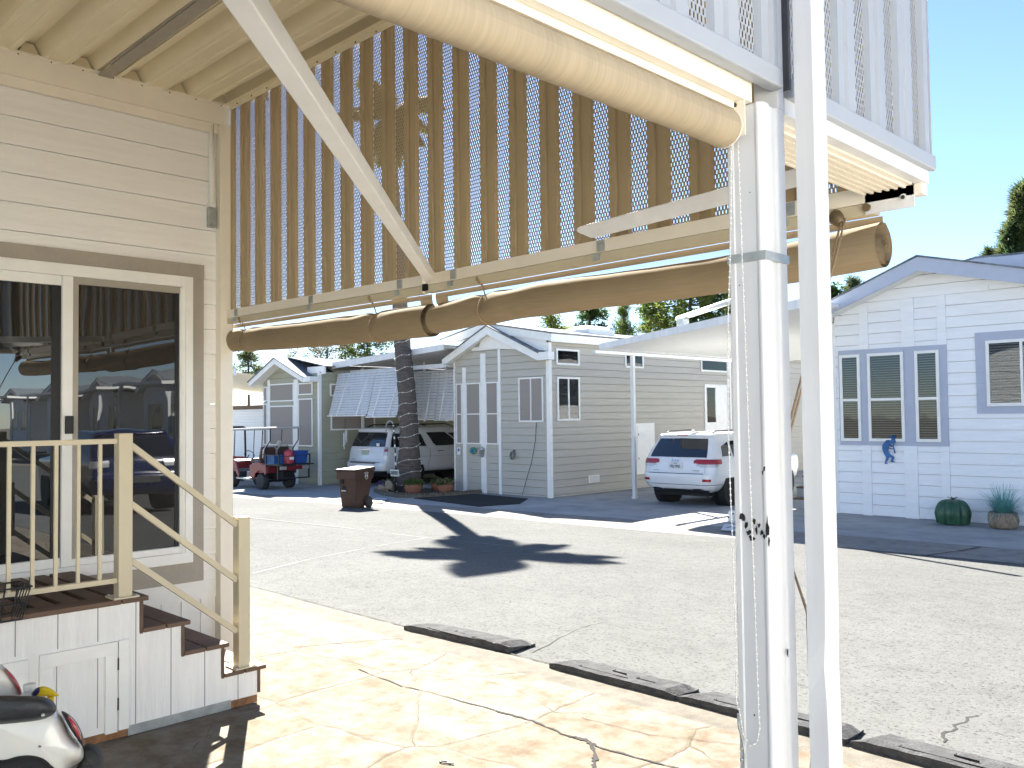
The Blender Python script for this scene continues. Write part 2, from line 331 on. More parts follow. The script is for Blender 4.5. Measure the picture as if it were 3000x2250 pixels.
def asphalt():
    m = bpy.data.materials.new('worn_asphalt'); m.use_nodes = True; n = m.node_tree.nodes; L = m.node_tree.links
    b = n['Principled BSDF']; b.inputs['Roughness'].default_value = .95; b.inputs['Specular IOR Level'].default_value = .05
    tc = n.new('ShaderNodeTexCoord')
    def noise(s, d, lo, hi, a, c):
        z = n.new('ShaderNodeTexNoise'); z.inputs['Scale'].default_value = s; z.inputs['Detail'].default_value = d; z.inputs['Roughness'].default_value = .7; L.new(tc.outputs['Object'], z.inputs['Vector'])
        r = n.new('ShaderNodeValToRGB'); r.color_ramp.elements[0].position = lo; r.color_ramp.elements[1].position = hi
        r.color_ramp.elements[0].color = (a, a, a, 1); r.color_ramp.elements[1].color = (c, c, c, 1); L.new(z.outputs[0], r.inputs[0]); return z, r
    z1, r1 = noise(.45, 4, .35, .65, .90, 1.05); z2, r2 = noise(34, 3, .3, .47, .38, 1.0); z3, r3 = noise(7, 6, .30, .55, .86, 1.04)
    base = n.new('ShaderNodeRGB'); base.outputs[0].default_value = (.118, .120, .117, 1); cur = base.outputs[0]
    for r in (r1, r2, r3):
        mx = n.new('ShaderNodeMix'); mx.data_type = 'RGBA'; mx.blend_type = 'MULTIPLY'; mx.inputs[0].default_value = 1
        L.new(cur, mx.inputs[6]); L.new(r.outputs[0], mx.inputs[7]); cur = mx.outputs[2]
    L.new(cur, b.inputs['Base Color'])
    bp = n.new('ShaderNodeBump'); bp.inputs['Strength'].default_value = .7; bp.inputs['Distance'].default_value = .008; L.new(z2.outputs[0], bp.inputs['Height']); L.new(bp.outputs[0], b.inputs['Normal'])
    return m
M_asph = asphalt()
M_joint = mat('asphalt_seam', (.135, .136, .134), .9, var=.2, scale=20)
M_crack = mat('crack_dark', (.02, .018, .016), .95)
M_chip = mat('pale_chip', (.42, .38, .30), .9, var=.3)

# ------------------------------------------------------------------ ground, road, kerbs
def ray(x, y): return F_ + CR*((x-1500)/FPX) - CU*((y-1125)/FPX)
ZF = FP((0, 0, 0)).z                        # level of the far side
m = MB(); m.poly((-400, -300, ZF-.12), (300, -300, ZF-.12), (300, 500, ZF-.12), (-400, 500, ZF-.12)); struct(m, 'ground', mat('desert_ground', (.16, .14, .11), .95, var=.2, scale=.4))
m = MB(); m.box((-14, -14, -.5), (14, 4.565, 0)); struct(m, 'patio', M_flag)
m = MB()                                    # near kerb: flat top that rolls into the gutter
xs = [-60+2.0*k for k in range(43)]
m.grid([[(x, y + (random.uniform(-.012, .012) if k == 3 else 0), z) for x in xs] for k, (y, z) in enumerate(((4.565, -.004), (4.66, -.004), (4.82, -.012), (4.955, -.03), (4.955, -.2)))]); struct(m, 'near_kerb', M_kerbn)
gut = [(-70, 6.0), (-40, 8.3), (-30, 9.2), (-23, 9.95), (-19.6, 10.35), (-16.7, 10.9), (-15.06, 11.05), (-12.83, 11.36), (-8.9, 11.6), (-5.63, 11.93), (-3.24, 12.07), (0, 12.3), (10, 12.9), (30, 14)]
bak = [(-70, 6.6), (-40, 8.9), (-30, 9.8), (-23, 10.6), (-19.6, 11.0), (-16.7, 11.5), (-15.06, 11.72), (-12.83, 12.2), (-8.9, 12.55), (-5.63, 12.93), (-3.24, 13.08), (0, 13.3), (10, 13.9), (30, 15)]
GZ = -.03
m = MB(); rows = [[], [], [], []]
for gx, gy in gut:
    q = FP((gx, gy, GZ)); a = Vector((q.x, 4.95, -.04))
    for k, t in enumerate((0, .33, .66, 1)): rows[k].append(a.lerp(q, t))
m.grid(rows, smooth=False); struct(m, 'road', M_asph)
SLO = (FP((0, 11.5, GZ)).z + .04)/(FP((0, 11.5, GZ)).y - 4.95)
def road_pt(px, py, dz=.004):
    d = ray(px, py); n = Vector((0, -SLO, 1)); p0 = Vector((0, 4.95, -.04+dz)); t = (p0-EYE).dot(n)/d.dot(n); return EYE + d*t
def flat_pt(px, py, z=0.):
    d = ray(px, py); return EYE + d*((z-EYE.z)/d.z)
m = MB(far=True)
m.grid([[(x, y, GZ) for x, y in gut], [(a[0]+(b[0]-a[0])*.3, a[1]+(b[1]-a[1])*.3, GZ+.008) for a, b in zip(gut, bak)], [(a[0]+(b[0]-a[0])*.75, a[1]+(b[1]-a[1])*.75, -.004) for a, b in zip(gut, bak)], [(x, y, 0) for x, y in bak]]); struct(m, 'far_kerb', M_kerb)
m = MB(far=True); m.grid([[(x, y, 0) for x, y in bak], [(x, 60, 0) for x, y in bak]], smooth=False); struct(m, 'driveway', M_concrete)
def ribbon(pts, w, jag=0., taper=True, sub=7):
    out = []
    for a, b in zip(pts, pts[1:]):
        for k in range(sub):
            p = a.lerp(b, k/sub)
            if jag: p = p + Vector((random.uniform(-jag, jag), random.uniform(-jag, jag), 0))
            out.append(p)
    out.append(pts[-1]); L_ = []; R_ = []
    for k, p in enumerate(out):
        d = (out[min(k+1, len(out)-1)] - out[max(k-1, 0)]).normalized(); n = Vector((-d.y, d.x, 0)); ww = w*(random.uniform(.35, 1.1) if jag else 1)
        L_.append(p+n*ww/2); R_.append(p-n*ww/2)
    return [L_, R_]
m = MB()
for pl, ww in (([(1560, 1910), (1700, 1840), (1800, 1815), (1925, 1760), (2070, 1730), (2160, 1712), (2300, 1690)], .022), ([(2755, 2175), (2780, 2140), (2830, 2110), (2900, 2070), (2925, 2040), (2960, 2010), (3000, 1990), (3100, 1950)], .024), ([(2820, 1695), (2870, 1680), (2910, 1660)], .02), ([(1700, 1640), (1850, 1590), (2050, 1570)], .03)):
    m.grid(ribbon([road_pt(*p) for p in pl], ww, .02), smooth=False)
struct(m, 'road_crack', M_crack)
m = MB()
for pl, ww in (([(690, 1512), (1000, 1545), (1250, 1575), (1500, 1600), (2180, 1675), (2600, 1740), (3100, 1800)], .05), ([(740, 1680), (900, 1640), (1100, 1600), (1250, 1575)], .045)):
    m.grid(ribbon([road_pt(*p) for p in pl], ww, .004), smooth=False)
struct(m, 'road_seam', M_joint)
m = MB()
for pl, ww in (([(1050, 1960), (1180, 2010), (1230, 2020), (1450, 2080)], .012), ([(1450, 2080), (1560, 2110), (1660, 2155), (1720, 2170), (1760, 2190), (1990, 2250)], .02), ([(1735, 2185), (1745, 2215), (1738, 2240), (1745, 2262)], .03), ([(1660, 2155), (1715, 2165), (1735, 2185)], .03), ([(860, 1896), (1050, 1878), (1180, 1870)], .012), ([(1700, 2100), (1900, 2150), (2190, 2185)], .006)):
    m.grid(ribbon([flat_pt(*p, .004) for p in pl], ww, .008), smooth=False)
struct(m, 'patio_crack', M_crack)

m = MB(); pts_ = [Vector((-20+.5*k, 4.952+random.uniform(-.012, .012), -.022)) for k in range(70)]; m.grid(ribbon(pts_, .022, .004), smooth=False); struct(m, 'kerb_gap', M_crack)
# driveway seams and the house numbers painted on the kerb
m = MB(far=True)
for a, b in (((-11.9, 13.6), (-7.0, 14.2)), ((-10.5, 12.38), (-8.5, 12.6))): m.grid(ribbon([Vector((*a, .004)), Vector((*b, .004))], .012, .002), smooth=False)
for gx, gy, bx, by in ((-4.35, 11.95, -4.0, 12.95), (-11.6, 11.45, -11.3, 12.3), (-14.2, 11.15, -13.9, 11.9)): m.grid(ribbon([Vector((gx, gy, GZ+.006)), Vector(((gx+bx)/2+.04, (gy+by)/2, -.006)), Vector((bx, by, .006))], .035, .004), smooth=False)
struct(m, 'kerb_joint', M_crack)
M_signw = mat('white_road_paint', (.62, .64, .66), .8, var=.1, scale=12)
def kerb_number(px_quad, s, label, size):
    c = sum((flat_pt(*p) for p in px_quad), Vector())/4; c = c*1
    q = [FP(flat_pt(*p, .012)) for p in px_quad]
    t = thing('kerb_number', label, 'house number', (0, 0, 0)); t.location = sum(q, Vector())/4; t['org'] = list(t.location)
    mm = MB(); mm.prism(q, (0, 0, .004)); mm.build('painted_panel', M_signw, t)
    ex = (q[1]-q[0]).normalized(); ey = (q[3]-q[0]); ey = (ey - ex*ey.dot(ex)).normalized(); ez = ex.cross(ey)
    if ez.z < 0: ez = -ez
    text(s, size, basis(ex, ey, ez, Vector((0, 0, .008))), 'number_text', M_ink, t)
kerb_number([(1084, 1471), (1122, 1473), (1136, 1460), (1100, 1459)], '1030', 'white painted kerb number 1030 beside the brown wheeled bin', .27)
kerb_number([(2112, 1553), (2205, 1560), (2212, 1543), (2122, 1535)], '103', 'white painted kerb number partly hidden behind the big white post', .36)

# rubber kerb ramps
def ramp(x0, x1, label, tilt=0.):
    t = thing('kerb_ramp', label, 'kerb ramp', ((x0+x1)/2, 4.85, -.01), group='black rubber ramps along the near kerb')
    mm = MB(); N = 14; top = []; ys = [(4.835, .046), (4.90, .05), (5.02, .036), (5.12, .02), (5.2, -.01)]
    for y, z in ys:
        row = []
        for k in range(N+1):
            u = k/N; e = min(u, 1-u)*N; drop = (.035 if e < 1 else 0)*(1-e) * (1 if y > 4.86 else .4)
            row.append((x0+(x1-x0)*u + (.05*(.5-u)*2*(y-4.835)/.36), y+random.uniform(-.004, .004)+tilt*u, z-drop-.012+random.uniform(-.003, .003)-(y-4.95)*0))
        top.append(row)
    mm.grid([[(p[0], p[1], -.028) for p in top[0]]] + top, smooth=False)
    mm.grid([[(r[0][0], r[0][1], -.03) for r in top], [r[0] for r in top]], smooth=False); mm.grid([[(r[-1][0], r[-1][1], -.03) for r in top], [r[-1] for r in top]], smooth=False)
    mm.build('ramp_body', M_ramp, t)
    mm = MB()
    for u in (.12, .88):
        mm.lathe((x0+(x1-x0)*u, 4.95, .028), [(.022, 0), (.022, .004)], 10)
    mm.build('bolt_hole', M_dark, t)
    mm = MB(); L_ = x1-x0
    for a, b, yy in ((.22, .62, 4.885), (.45, .56, 4.96), (.66, .8, 4.93)):
        mm.box((x0+L_*a, yy, .030), (x0+L_*b, yy+.006, .041)); mm.box((x0+L_*a, yy, .030), (x0+L_*a+.006, yy+.03, .041))
    mm.build('moulded_groove', M_dark, t)
ramp(-6.2, -5.02, 'black rubber kerb ramp lying alone, leftmost of the four', .12)
ramp(-4.47, -3.37, 'black rubber kerb ramp left of the white post, behind the road crack')
ramp(-3.35, -2.23, 'black rubber kerb ramp partly hidden behind the two white posts')
ramp(-2.2, -1.08, 'black rubber kerb ramp at the bottom right, right of the posts')

# ------------------------------------------------------------------ lap siding
def lap(mb, O, Uv, N, z0, z1, course, lim, zoff=0., th=.016, gap=.010):
    """overlapping boards; lim(z) gives the u-interval of the wall at height z"""
    O, Uv, N = Vector(O), Vector(Uv), Vector(N); k = math.floor((z0-zoff)/course)
    while zoff + k*course < z1 - 1e-6:
        a = max(z0, zoff+k*course); b = min(z1, zoff+(k+1)*course); k += 1
        if b-a < .004: continue
        la, ha = lim(a); lb, hb = lim(b)
        if ha-la < .01 and hb-lb < .01: continue
        la, ha, lb, hb = la, max(ha, la), lb, max(hb, lb)
        q = lambda u, z, n: O + Uv*u + Vector((0, 0, z)) + N*n
        g = min(gap, (b-a)*.3); a0 = a+g; la, ha = lim(a0); ha = max(ha, la)
        i = mb.P(q(la, a0, th), q(ha, a0, th), q(hb, b, .004), q(lb, b, .004), q(la, a0+.001, -.03), q(ha, a0+.001, -.03))
        mb.face(i[:4]); mb.face((i[4], i[5], i[1], i[0]))
        j = mb.P(q(lb, b, -.03), q(hb, b, -.03)); mb.face((i[3], i[2], j[1], j[0]))

# ------------------------------------------------------------------ the near home
XW = -6.62; YE = 3.40
home = thing('mobile_home', 'cream white lap sided home with sliding glass door on the left', 'house', (XW, 0, 0))
m = MB(); lap(m, (XW, -6, 0), (0, 1, 0), (1, 0, 0), .58, 4.20, .1965, lambda z: (0, 9.30), zoff=3.149-.1965*13, th=.013, gap=.004)
m.build('siding', M_wgrain, home)
m = MB(); m.box((-10.4, -6, -.1), (XW-.031, 3.27, 4.40)); m.build('wall_core', M_white, home)
m = MB(); lap(m, (-10.4, 3.302, 0), (1, 0, 0), (0, 1, 0), 0, 4.4, .1965, lambda z: (0, 3.72)); m.build('street_siding', M_wsid, home)
m = MB(); m.prism([(-10.7, -6.2, 4.4), (-10.7, 3.7, 4.4), (-8.4, 3.7, 4.95), (-8.4, -6.2, 4.95)], (0, 0, .1)); m.prism([(-8.4, -6.2, 4.95), (-8.4, 3.7, 4.95), (-6.5, 3.7, 4.48), (-6.5, -6.2, 4.48)], (0, 0, .1)); m.build('roof', M_shingle, home)
m = MB(); m.box((XW, -6, .46), (XW+.022, 3.293, .60)); m.build('skirt_band', M_white, home)
m = MB(); m.box((XW-.0005, -6, .0), (XW+.006, 3.293, .46)); 
y = 1.0
while y < 3.25:
    m.box((XW+.006, y, .02), (XW+.016, y+.022, .46)); y += .155
m.build('skirting', M_white, home)
m = MB(); m.box((XW+.006, 2.60, .1), (XW+.012, 2.70, .40)); m.build('skirting_vent', M_perfout, home)
dr = MB(); dr.box((XW+.013, 3.085, .60), (XW+.030, 3.185, 3.06)); dr.box((XW+.0132, -.2, 2.955), (XW+.034, 3.187, 3.062)); dr.box((XW+.013, -.2, .60), (XW+.032, 3.085, .755)); dr.build('door_trim', M_taupe, home)
door = MB()
door.box((XW+.014, 3.0, .80), (XW+.06, 3.085, 2.954)); door.box((XW+.014, -.2, 2.87), (XW+.062, 2.999, 2.954)); door.box((XW+.014, -.2, .756), (XW+.068, 3.084, .835)); door.box((XW+.03, 3.02, .835), (XW+.075, 3.04, 2.87))
D = door.build('sliding_door', M_white, home, bevel=.003)
m = MB(); m.box((XW+.02, 2.985, .836), (XW+.055, 3.0, 2.868)); m.box((XW+.02, 2.135, .836), (XW+.0625, 2.205, 2.869)); m.box((XW+.02, 2.206, .836), (XW+.052, 2.985, .885)); m.box((XW+.02, -.2, .836), (XW+.045, 2.134, .90)); m.box((XW+.02, -.2, 2.80), (XW+.045, 2.134, 2.869)); m.build('door_frame', M_white, D, bevel=.003)
m = MB(); m.box((XW+.03, 2.206, .886), (XW+.05, 2.245, 2.868)); m.box((XW+.03, 2.245, 2.82), (XW+.05, 2.984, 2.868)); m.build('screen_frame', M_taupe, D)
m = MB(); m.box((XW+.022, 2.075, .90), (XW+.034, 2.134, 2.80)); m.box((XW+.022, 2.955, .886), (XW+.034, 2.984, 2.82)); m.build('dark_stile', M_black, D)
m = MB(); m.box((XW+.018, 2.246, .886), (XW+.026, 2.955, 2.82)); m.build('glass_panel', M_sglass, D)
m = MB(); m.box((XW+.018, -.2, .90), (XW+.026, 2.074, 2.80)); m.build('glass_panel', M_dglass, D)
m = MB(); m.box((XW+.063, 2.152, 1.76), (XW+.092, 2.205, 1.885)); m.build('door_handle', M_black, D, bevel=.005)
m = MB(); m.box((XW+.0135, 3.215, 3.37), (XW+.055, 3.275, 3.53)); m.build('junction_box', M_galv, home, bevel=.004)
m = MB(); m.tube([(XW+.035, 3.245, 3.53), (XW+.035, 3.245, 4.19)], .02); m.box((XW+.014, 3.22, 3.535), (XW+.06, 3.27, 3.565)); m.build('conduit', M_white, home)

# ------------------------------------------------------------------ the patio cover
XO = -1.174
cov = thing('patio_cover', 'white aluminium patio cover with ribbed tan ceiling and perforated drop skirts', 'patio cover', (XO, 2.2, 0))
def pan(mb, x0, x1, z0, z1, y0, y1, per, ph, k=1.):
    ys = []; n0 = math.floor((y0-ph)/per)-1
    prof = [(-.15, 0), (-.135, .0), (-.13, -.012), (-.105, -.012), (-.10, 0), (-.085, 0), (-.03, .09), (.03, .09), (.085, 0), (.115, 0), (.12, -.006), (.165, -.006), (.17, 0), (.2, 0)]
    for n in range(n0, int((y1-y0)/per)+n0+4):
        for dy, dz in prof[:-1]:
            y = ph + n*per + dy
            if y0 <= y <= y1: ys.append((y, dz))
    mb.grid([[(x0, y, z0+dz*k) for y, dz in ys], [(x1, y, z1+dz*k) for y, dz in ys]], smooth=False)
ZR0, ZR1 = 4.375, 4.335
m = MB(); pan(m, XW-.05, XO+.02, ZR0, ZR1, -6, 3.40, .35, 1.91); m.build('roof_pan', M_pan, cov)
m = MB(); m.box((XW-.1, -6, 4.475), (XO+.03, 3.43, 4.50)); m.build('roof_deck', M_white, cov)
for k in range(-9, 5):
    y = 1.91 + .35*k
    mm = MB(); mm.prism([(XW+.05, y-.07, 4.3752), (XW+.05, y+.07, 4.3752), (XW+.05, y+.028, 4.452), (XW+.05, y-.028, 4.452)], (.008, 0, 0)); mm.build('closure_foam', M_foam, cov)
m = MB(); m.box((XW+.0, -6, 4.20), (XW+.075, 3.395, 4.375)); m.box((XW+.075, -6, 4.355), (XW+.083, 3.395, 4.375)); m.box((XW+.0135, -6, 4.13), (XW+.045, 3.293, 4.20)); m.build('wall_header', M_cream, cov)
m = MB()
for k in range(26): m.box((XW+.083, 3.3-.21*k, 4.345), (XW+.087, 3.308-.21*k, 4.353))
m.build('screw', M_screw, cov)
m = MB(); m.box((-6.3, 1.9+.45, 4.352), (XO-.1, 1.9+.47, 4.376)); m.box((-6.56, 2.36, 4.345), (XO-.1, 2.45, 4.349)); m.build('wiring_channel', M_taupe, cov)

def skirt(mb, O, Uv, N, width, z0, z1t, ph, per=.2305, band=.105, dep=.02):
    """ribbed sheet; material 0 plain, 1 perforated; z1t(u) top edge"""
    O, Uv, N = Vector(O), Vector(Uv), Vector(N); prof = []
    n = -1
    while ph + n*per < width + per:
        c = ph + n*per
        prof += [(c-band/2, 0, 1), (c+band/2, 0, 0), (c+band/2+.006, dep, 0), (c+band/2+.045, dep, 0), (c+band/2+.052, dep*.45, 0), (c+band/2+.066, dep*.45, 0), (c+band/2+.073, dep, 0), (c+per-band/2-.006, dep, 0)]
        n += 1
    prof = [(min(max(u, 0), width), d, f) for u, d, f in prof]
    for (u, d, f), (u2, d2, _) in zip(prof, prof[1:]):
        if u2-u < 1e-4: continue
        mb.cur = f
        mb.poly(O+Uv*u+N*d+Vector((0, 0, z0)), O+Uv*u2+N*d2+Vector((0, 0, z0)), O+Uv*u2+N*d2+Vector((0, 0, z1t(u2))), O+Uv*u+N*d+Vector((0, 0, z1t(u))))
    mb.cur = 0
zt = lambda u: 4.372 - .0073*u
for nm, dy, ms in (('street_skirt', 0, [M_tanin, M_perfin]), ('street_skirt_face', .004, [M_white, M_perfout])):
    m = MB(); skirt(m, (-6.53, 3.40+dy, 0), (1, 0, 0), (0, -1, 0), 5.34, 2.70, zt, -6.43+6.53); m.build(nm, ms, cov)
for nm, dx, ms in (('side_skirt', 0, [M_sk, M_perfout]), ('side_skirt_back', -.004, [M_tanin, M_perfin])):
    m = MB(); skirt(m, (XO+dx-.02, -6, 0), (0, 1, 0), (1, 0, 0), 8.235, 2.775, lambda u: 4.36, 1.855+6-.235*34, .235); m.build(nm, ms, cov)
    m = MB(); skirt(m, (XO+dx-.02, 2.30, 0), (0, 1, 0), (1, 0, 0), 1.09, 2.775, lambda u: 4.36, .261, .236); m.build(nm, ms, cov)
m = MB(); m.box((-6.53, 3.372, 4.325), (XO-.02, 3.378, 4.368)); m.box((-6.53, 3.33, 4.364), (XO-.02, 3.372, 4.368)); m.build('ceiling_flashing', M_pan, cov)
m = MB()
for k in range(24): m.lathe((-6.4+.23*k, 3.371, 4.35-.0015*k), [(.007, -.004), (.006, 0)], 6, 'y')
m.build('flashing_screw', M_screw, cov)
# bottom rail of the street skirt, sagging where the two lengths meet
def bz(x): 
    u = (x+4.06); return 2.712 - .016*max(0, 1-abs(u)/2.4)
for x0, x1 in ((-6.70, -4.085), (-4.055, -1.2)):
    m = MB(); N = 8
    for k in range(N):
        a = x0+(x1-x0)*k/N; b = x0+(x1-x0)*(k+1)/N
        m.hexa([(a, 3.345, bz(a)-.062), (b, 3.345, bz(b)-.062), (b, 3.405, bz(b)-.062), (a, 3.405, bz(a)-.062), (a, 3.345, bz(a)), (b, 3.345, bz(b)), (b, 3.405, bz(b)), (a, 3.405, bz(a))])
    m.build('skirt_rail', M_cream, cov)
# diagonal tie between the street rail and the side beam
e0 = Vector((-3.98, 3.315, 2.672)); dr_ = Vector((.6985, -.7156, 0)); m = MB(); m.bar(e0-dr_*.05, e0+dr_*3.85, .055, .06); m.build('diagonal_strut', M_white, cov, bevel=.004)
m = MB(); m.box((-4.075, 3.335, 2.60), (-4.035, 3.36, 2.64)); m.build('strut_end_gap', M_dark, cov)
# side beam, trim and underside
m = MB(); m.box((XO-.03, -6, 2.745), (XO+.012, 2.245, 2.80)); m.box((XO-.03, 2.30, 2.735), (XO+.012, 3.40, 2.79)); m.build('side_trim', M_sk, cov, bevel=.006)
m = MB(); m.box((XO-.06, -6, 2.695), (XO-.034, 2.15, 2.775)); m.build('inner_beam', M_cream, cov)
m = MB(); m.box((XO-.23, -6, 2.675), (XO-.062, 2.15, 2.72)); m.build('shade_header', M_cream, cov)
m = MB(); m.box((XO-.05, 2.29, 2.69), (XO-.012, 3.385, 2.737)); m.build('corner_beam', M_alu, cov)
m = MB(); m.box((XO-.052, 2.285, 2.683), (XO-.24, 3.33, 2.70))
for k in range(6): m.box((XO-.075-.03*k, 2.285, 2.676), (XO-.085-.03*k, 3.33, 2.684))
m.build('corner_beam_underside', M_cream, cov)
m = MB(); m.box((XO-.052, 3.345, 2.605), (XO-.235, 3.352, 2.70)); m.lathe((XO-.09, 3.344, 2.645), [(.014, -.004), (.012, .002)], 12, 'y'); m.build('end_cap', M_alu, cov)
m = MB(); m.lathe((XO-.09, 3.338, 2.645), [(.008, -.003), (.007, .002)], 10, 'y'); m.build('end_cap_bolt', M_screw, cov)
m = MB(); m.prism([(-2.735, 3.19, 2.735), (-2.728, 3.195, 2.722), (-2.675, 3.225, 2.692), (-2.655, 3.23, 2.690), (-1.24, 3.23, 2.752), (-1.24, 3.185, 2.812), (-2.715, 3.185, 2.744)], (0, .012, .006)); m.build('gutter_pan', M_alu, cov)
# posts
m = MB(); m.box((-6.63, 3.295, 0), (-6.53, 3.402, 4.195)); m.build('wall_post', M_cream, cov, bevel=.004)
post = MB(); px0, px1, py0, py1 = -1.288, -1.180, 2.150, 2.276
def flute(pts, z0, z1, mb): mb.prism([(x, y, z0) for x, y in pts], (0, 0, z1-z0))
flute([(px0, py0), (-1.272, py0), (-1.268, py0+.003), (-1.205, py0+.003), (-1.198, py0), (px1-.012, py0), (px1, py0+.012), (px1, py0+.04), (px1-.008, py0+.048), (px1-.008, py0+.078), (px1, py0+.086), (px1, py1), (px0, py1)], 0, 2.695, post); flute([(px1-.075, py0+.093), (px1, py0+.093), (px1, py1), (px1-.075, py1)], 2.695, 4.33, post)
PO = post.build('corner_post', M_alu, cov, bevel=.003)
m = MB(); m.box((px0-.004, py0-.004, 2.262), (px1+.004, py1+.004, 2.286)); m.build('strap_clamp', M_galv, PO)
m = MB(); random.seed(5)
def blob(x, z, w, h, face='y'):
    n = 9; pts = []
    for t in range(n):
        a = 2*math.pi*t/n; k = random.uniform(.45, 1.15)
        u, v = w*k*math.cos(a), h*k*math.sin(a)
        pts.append((x+u, py0-.0012, z+v) if face == 'y' else (px1+.0012, x+u, z+v))
    m.prism(pts, (0, .001, 0) if face == 'y' else (-.001, 0, 0))
for x, z, w_, h_ in ((-1.264, 1.565, .009, .012), (-1.253, 1.545, .006, .014), (-1.245, 1.525, .010, .009), (-1.236, 1.512, .010, .008), (-1.228, 1.555, .005, .010), (-1.222, 1.535, .005, .014), (-1.214, 1.548, .006, .006), (-1.207, 1.53, .006, .009), (-1.2, 1.52, .004, .008), (-1.19, 1.545, .006, .03), (-1.186, 1.51, .004, .015), (-1.195, 1.70, .004, .008), (-1.2, 1.69, .003, .006), (-1.24, 1.04, .003, .003), (-1.22, 2.45, .002, .002), (-1.258, 2.2, .002, .002)): blob(x, z, w_, h_)
blob(2.225, 1.20, .004, .012, 'x'); m.build('paint_chip', M_rust, PO)
# downspout standing just outside the skirt
m = MB(); dx0, dx1, dy0, dy1 = -1.118, -1.060, 2.217, 2.288
zz = [0.02, .9, 1.0, 1.1, 1.18, 1.26, 1.36, 3, 4.5]; rows = []
for z in zz:
    d = .010 if abs(z-1.18) < .01 else (.004 if abs(z-1.18) < .1 else 0)
    rows.append([(dx0, dy0, z), (dx1-.006-d, dy0+d*.6, z), (dx1-d, dy0+.006+d, z), (dx1-d*.3, dy1-.006, z), (dx1-.006, dy1, z), (dx0, dy1, z), (dx0, dy0, z)])
m.grid(rows, smooth=False); m.build('downspout', M_alu, cov)
m = MB(); m.box((XO-.02, 2.289, 2.76), (XO+.004, 2.302, 4.36)); m.box((XO-.028, 2.2365, 2.78), (XO-.002, 2.2395, 4.36)); m.build('skirt_gap', mat('gap_shade', (.10, .10, .11), .6), cov)  # dark strips coloured as the shade in the gaps beside the post

# roller shade with its bead chain
rs = thing('roller_shade', 'thick pale tan roller shade rolled up under the side beam', 'roller shade', (-1.27, 2.1, 2.64))
m = MB(); c = Vector((-1.268, 0, 2.628)); rad = .052; rows = []
nn = 120
for k in range(nn+1):
    y = -3 + 5.105*k/nn; q = rad*(1 + .004*math.sin(k*1.7) + .008*math.sin(k*.41+1))
    rows.append([(c.x+q*math.cos(2*math.pi*t/28), y, c.z+q*math.sin(2*math.pi*t/28)) for t in range(29)])
m.grid(rows); m.build('cloth_roll', M_fab2, rs)
m = MB(); m.lathe((c.x, 2.106, c.z), [(.0535, 0), (.0535, .004)], 28, 'y'); m.box((c.x-.03, 2.110, c.z-.03), (c.x+.06, 2.114, 2.715)); m.build('end_bracket', M_cream, rs)
m = MB(); m.lathe((c.x+.03, 2.108, 2.685), [(.008, -.004), (.007, .002)], 8, 'y'); m.build('bracket_screw', M_screw, rs)
m = MB(); pts = []
for k in range(40):                          # two strands of one loop
    t = k/39; pts.append(Vector((-1.262 - .022*min(1, t*3) + .004*math.sin(t*9), 2.128, 2.60-1.52*t)))
tail = [Vector((-1.278+.002, 2.135, 1.04)), Vector((-1.268, 2.137, .985)), Vector((-1.248, 2.138, .958)), Vector((-1.228, 2.138, .972)), Vector((-1.217, 2.137, 1.02))]
up_ = [Vector((-1.217 - .026*t + (.0 if t < .5 else 0) + .0*t, 2.132, 1.03+1.56*t)) for t in [k/40 for k in range(41)]]
chain = pts + tail + up_
m.tube(chain, .0012, 5)
d = 0; last = chain[0]
acc = 0
for a, b in zip(chain, chain[1:]):
    L_ = (b-a).length; s_ = (.0165-acc)
    while s_ < L_:
        m.ball(a.lerp(b, s_/L_), .0031, 6); s_ += .0165
    acc = (acc + L_) % .0165
m.build('bead_chain', M_bead, rs)
m = MB(); m.tube([(-1.284, 2.14, 1.035), (-1.282, 2.14, 1.0), (-1.272, 2.142, .965), (-1.268, 2.142, .93), (-1.274, 2.142, .87)], .0035, 6); m.ball((-1.276, 2.142, .945), .006, 8); m.ball((-1.276, 2.142, .915), .0065, 8); m.build('chain_tensioner', M_galv, rs)

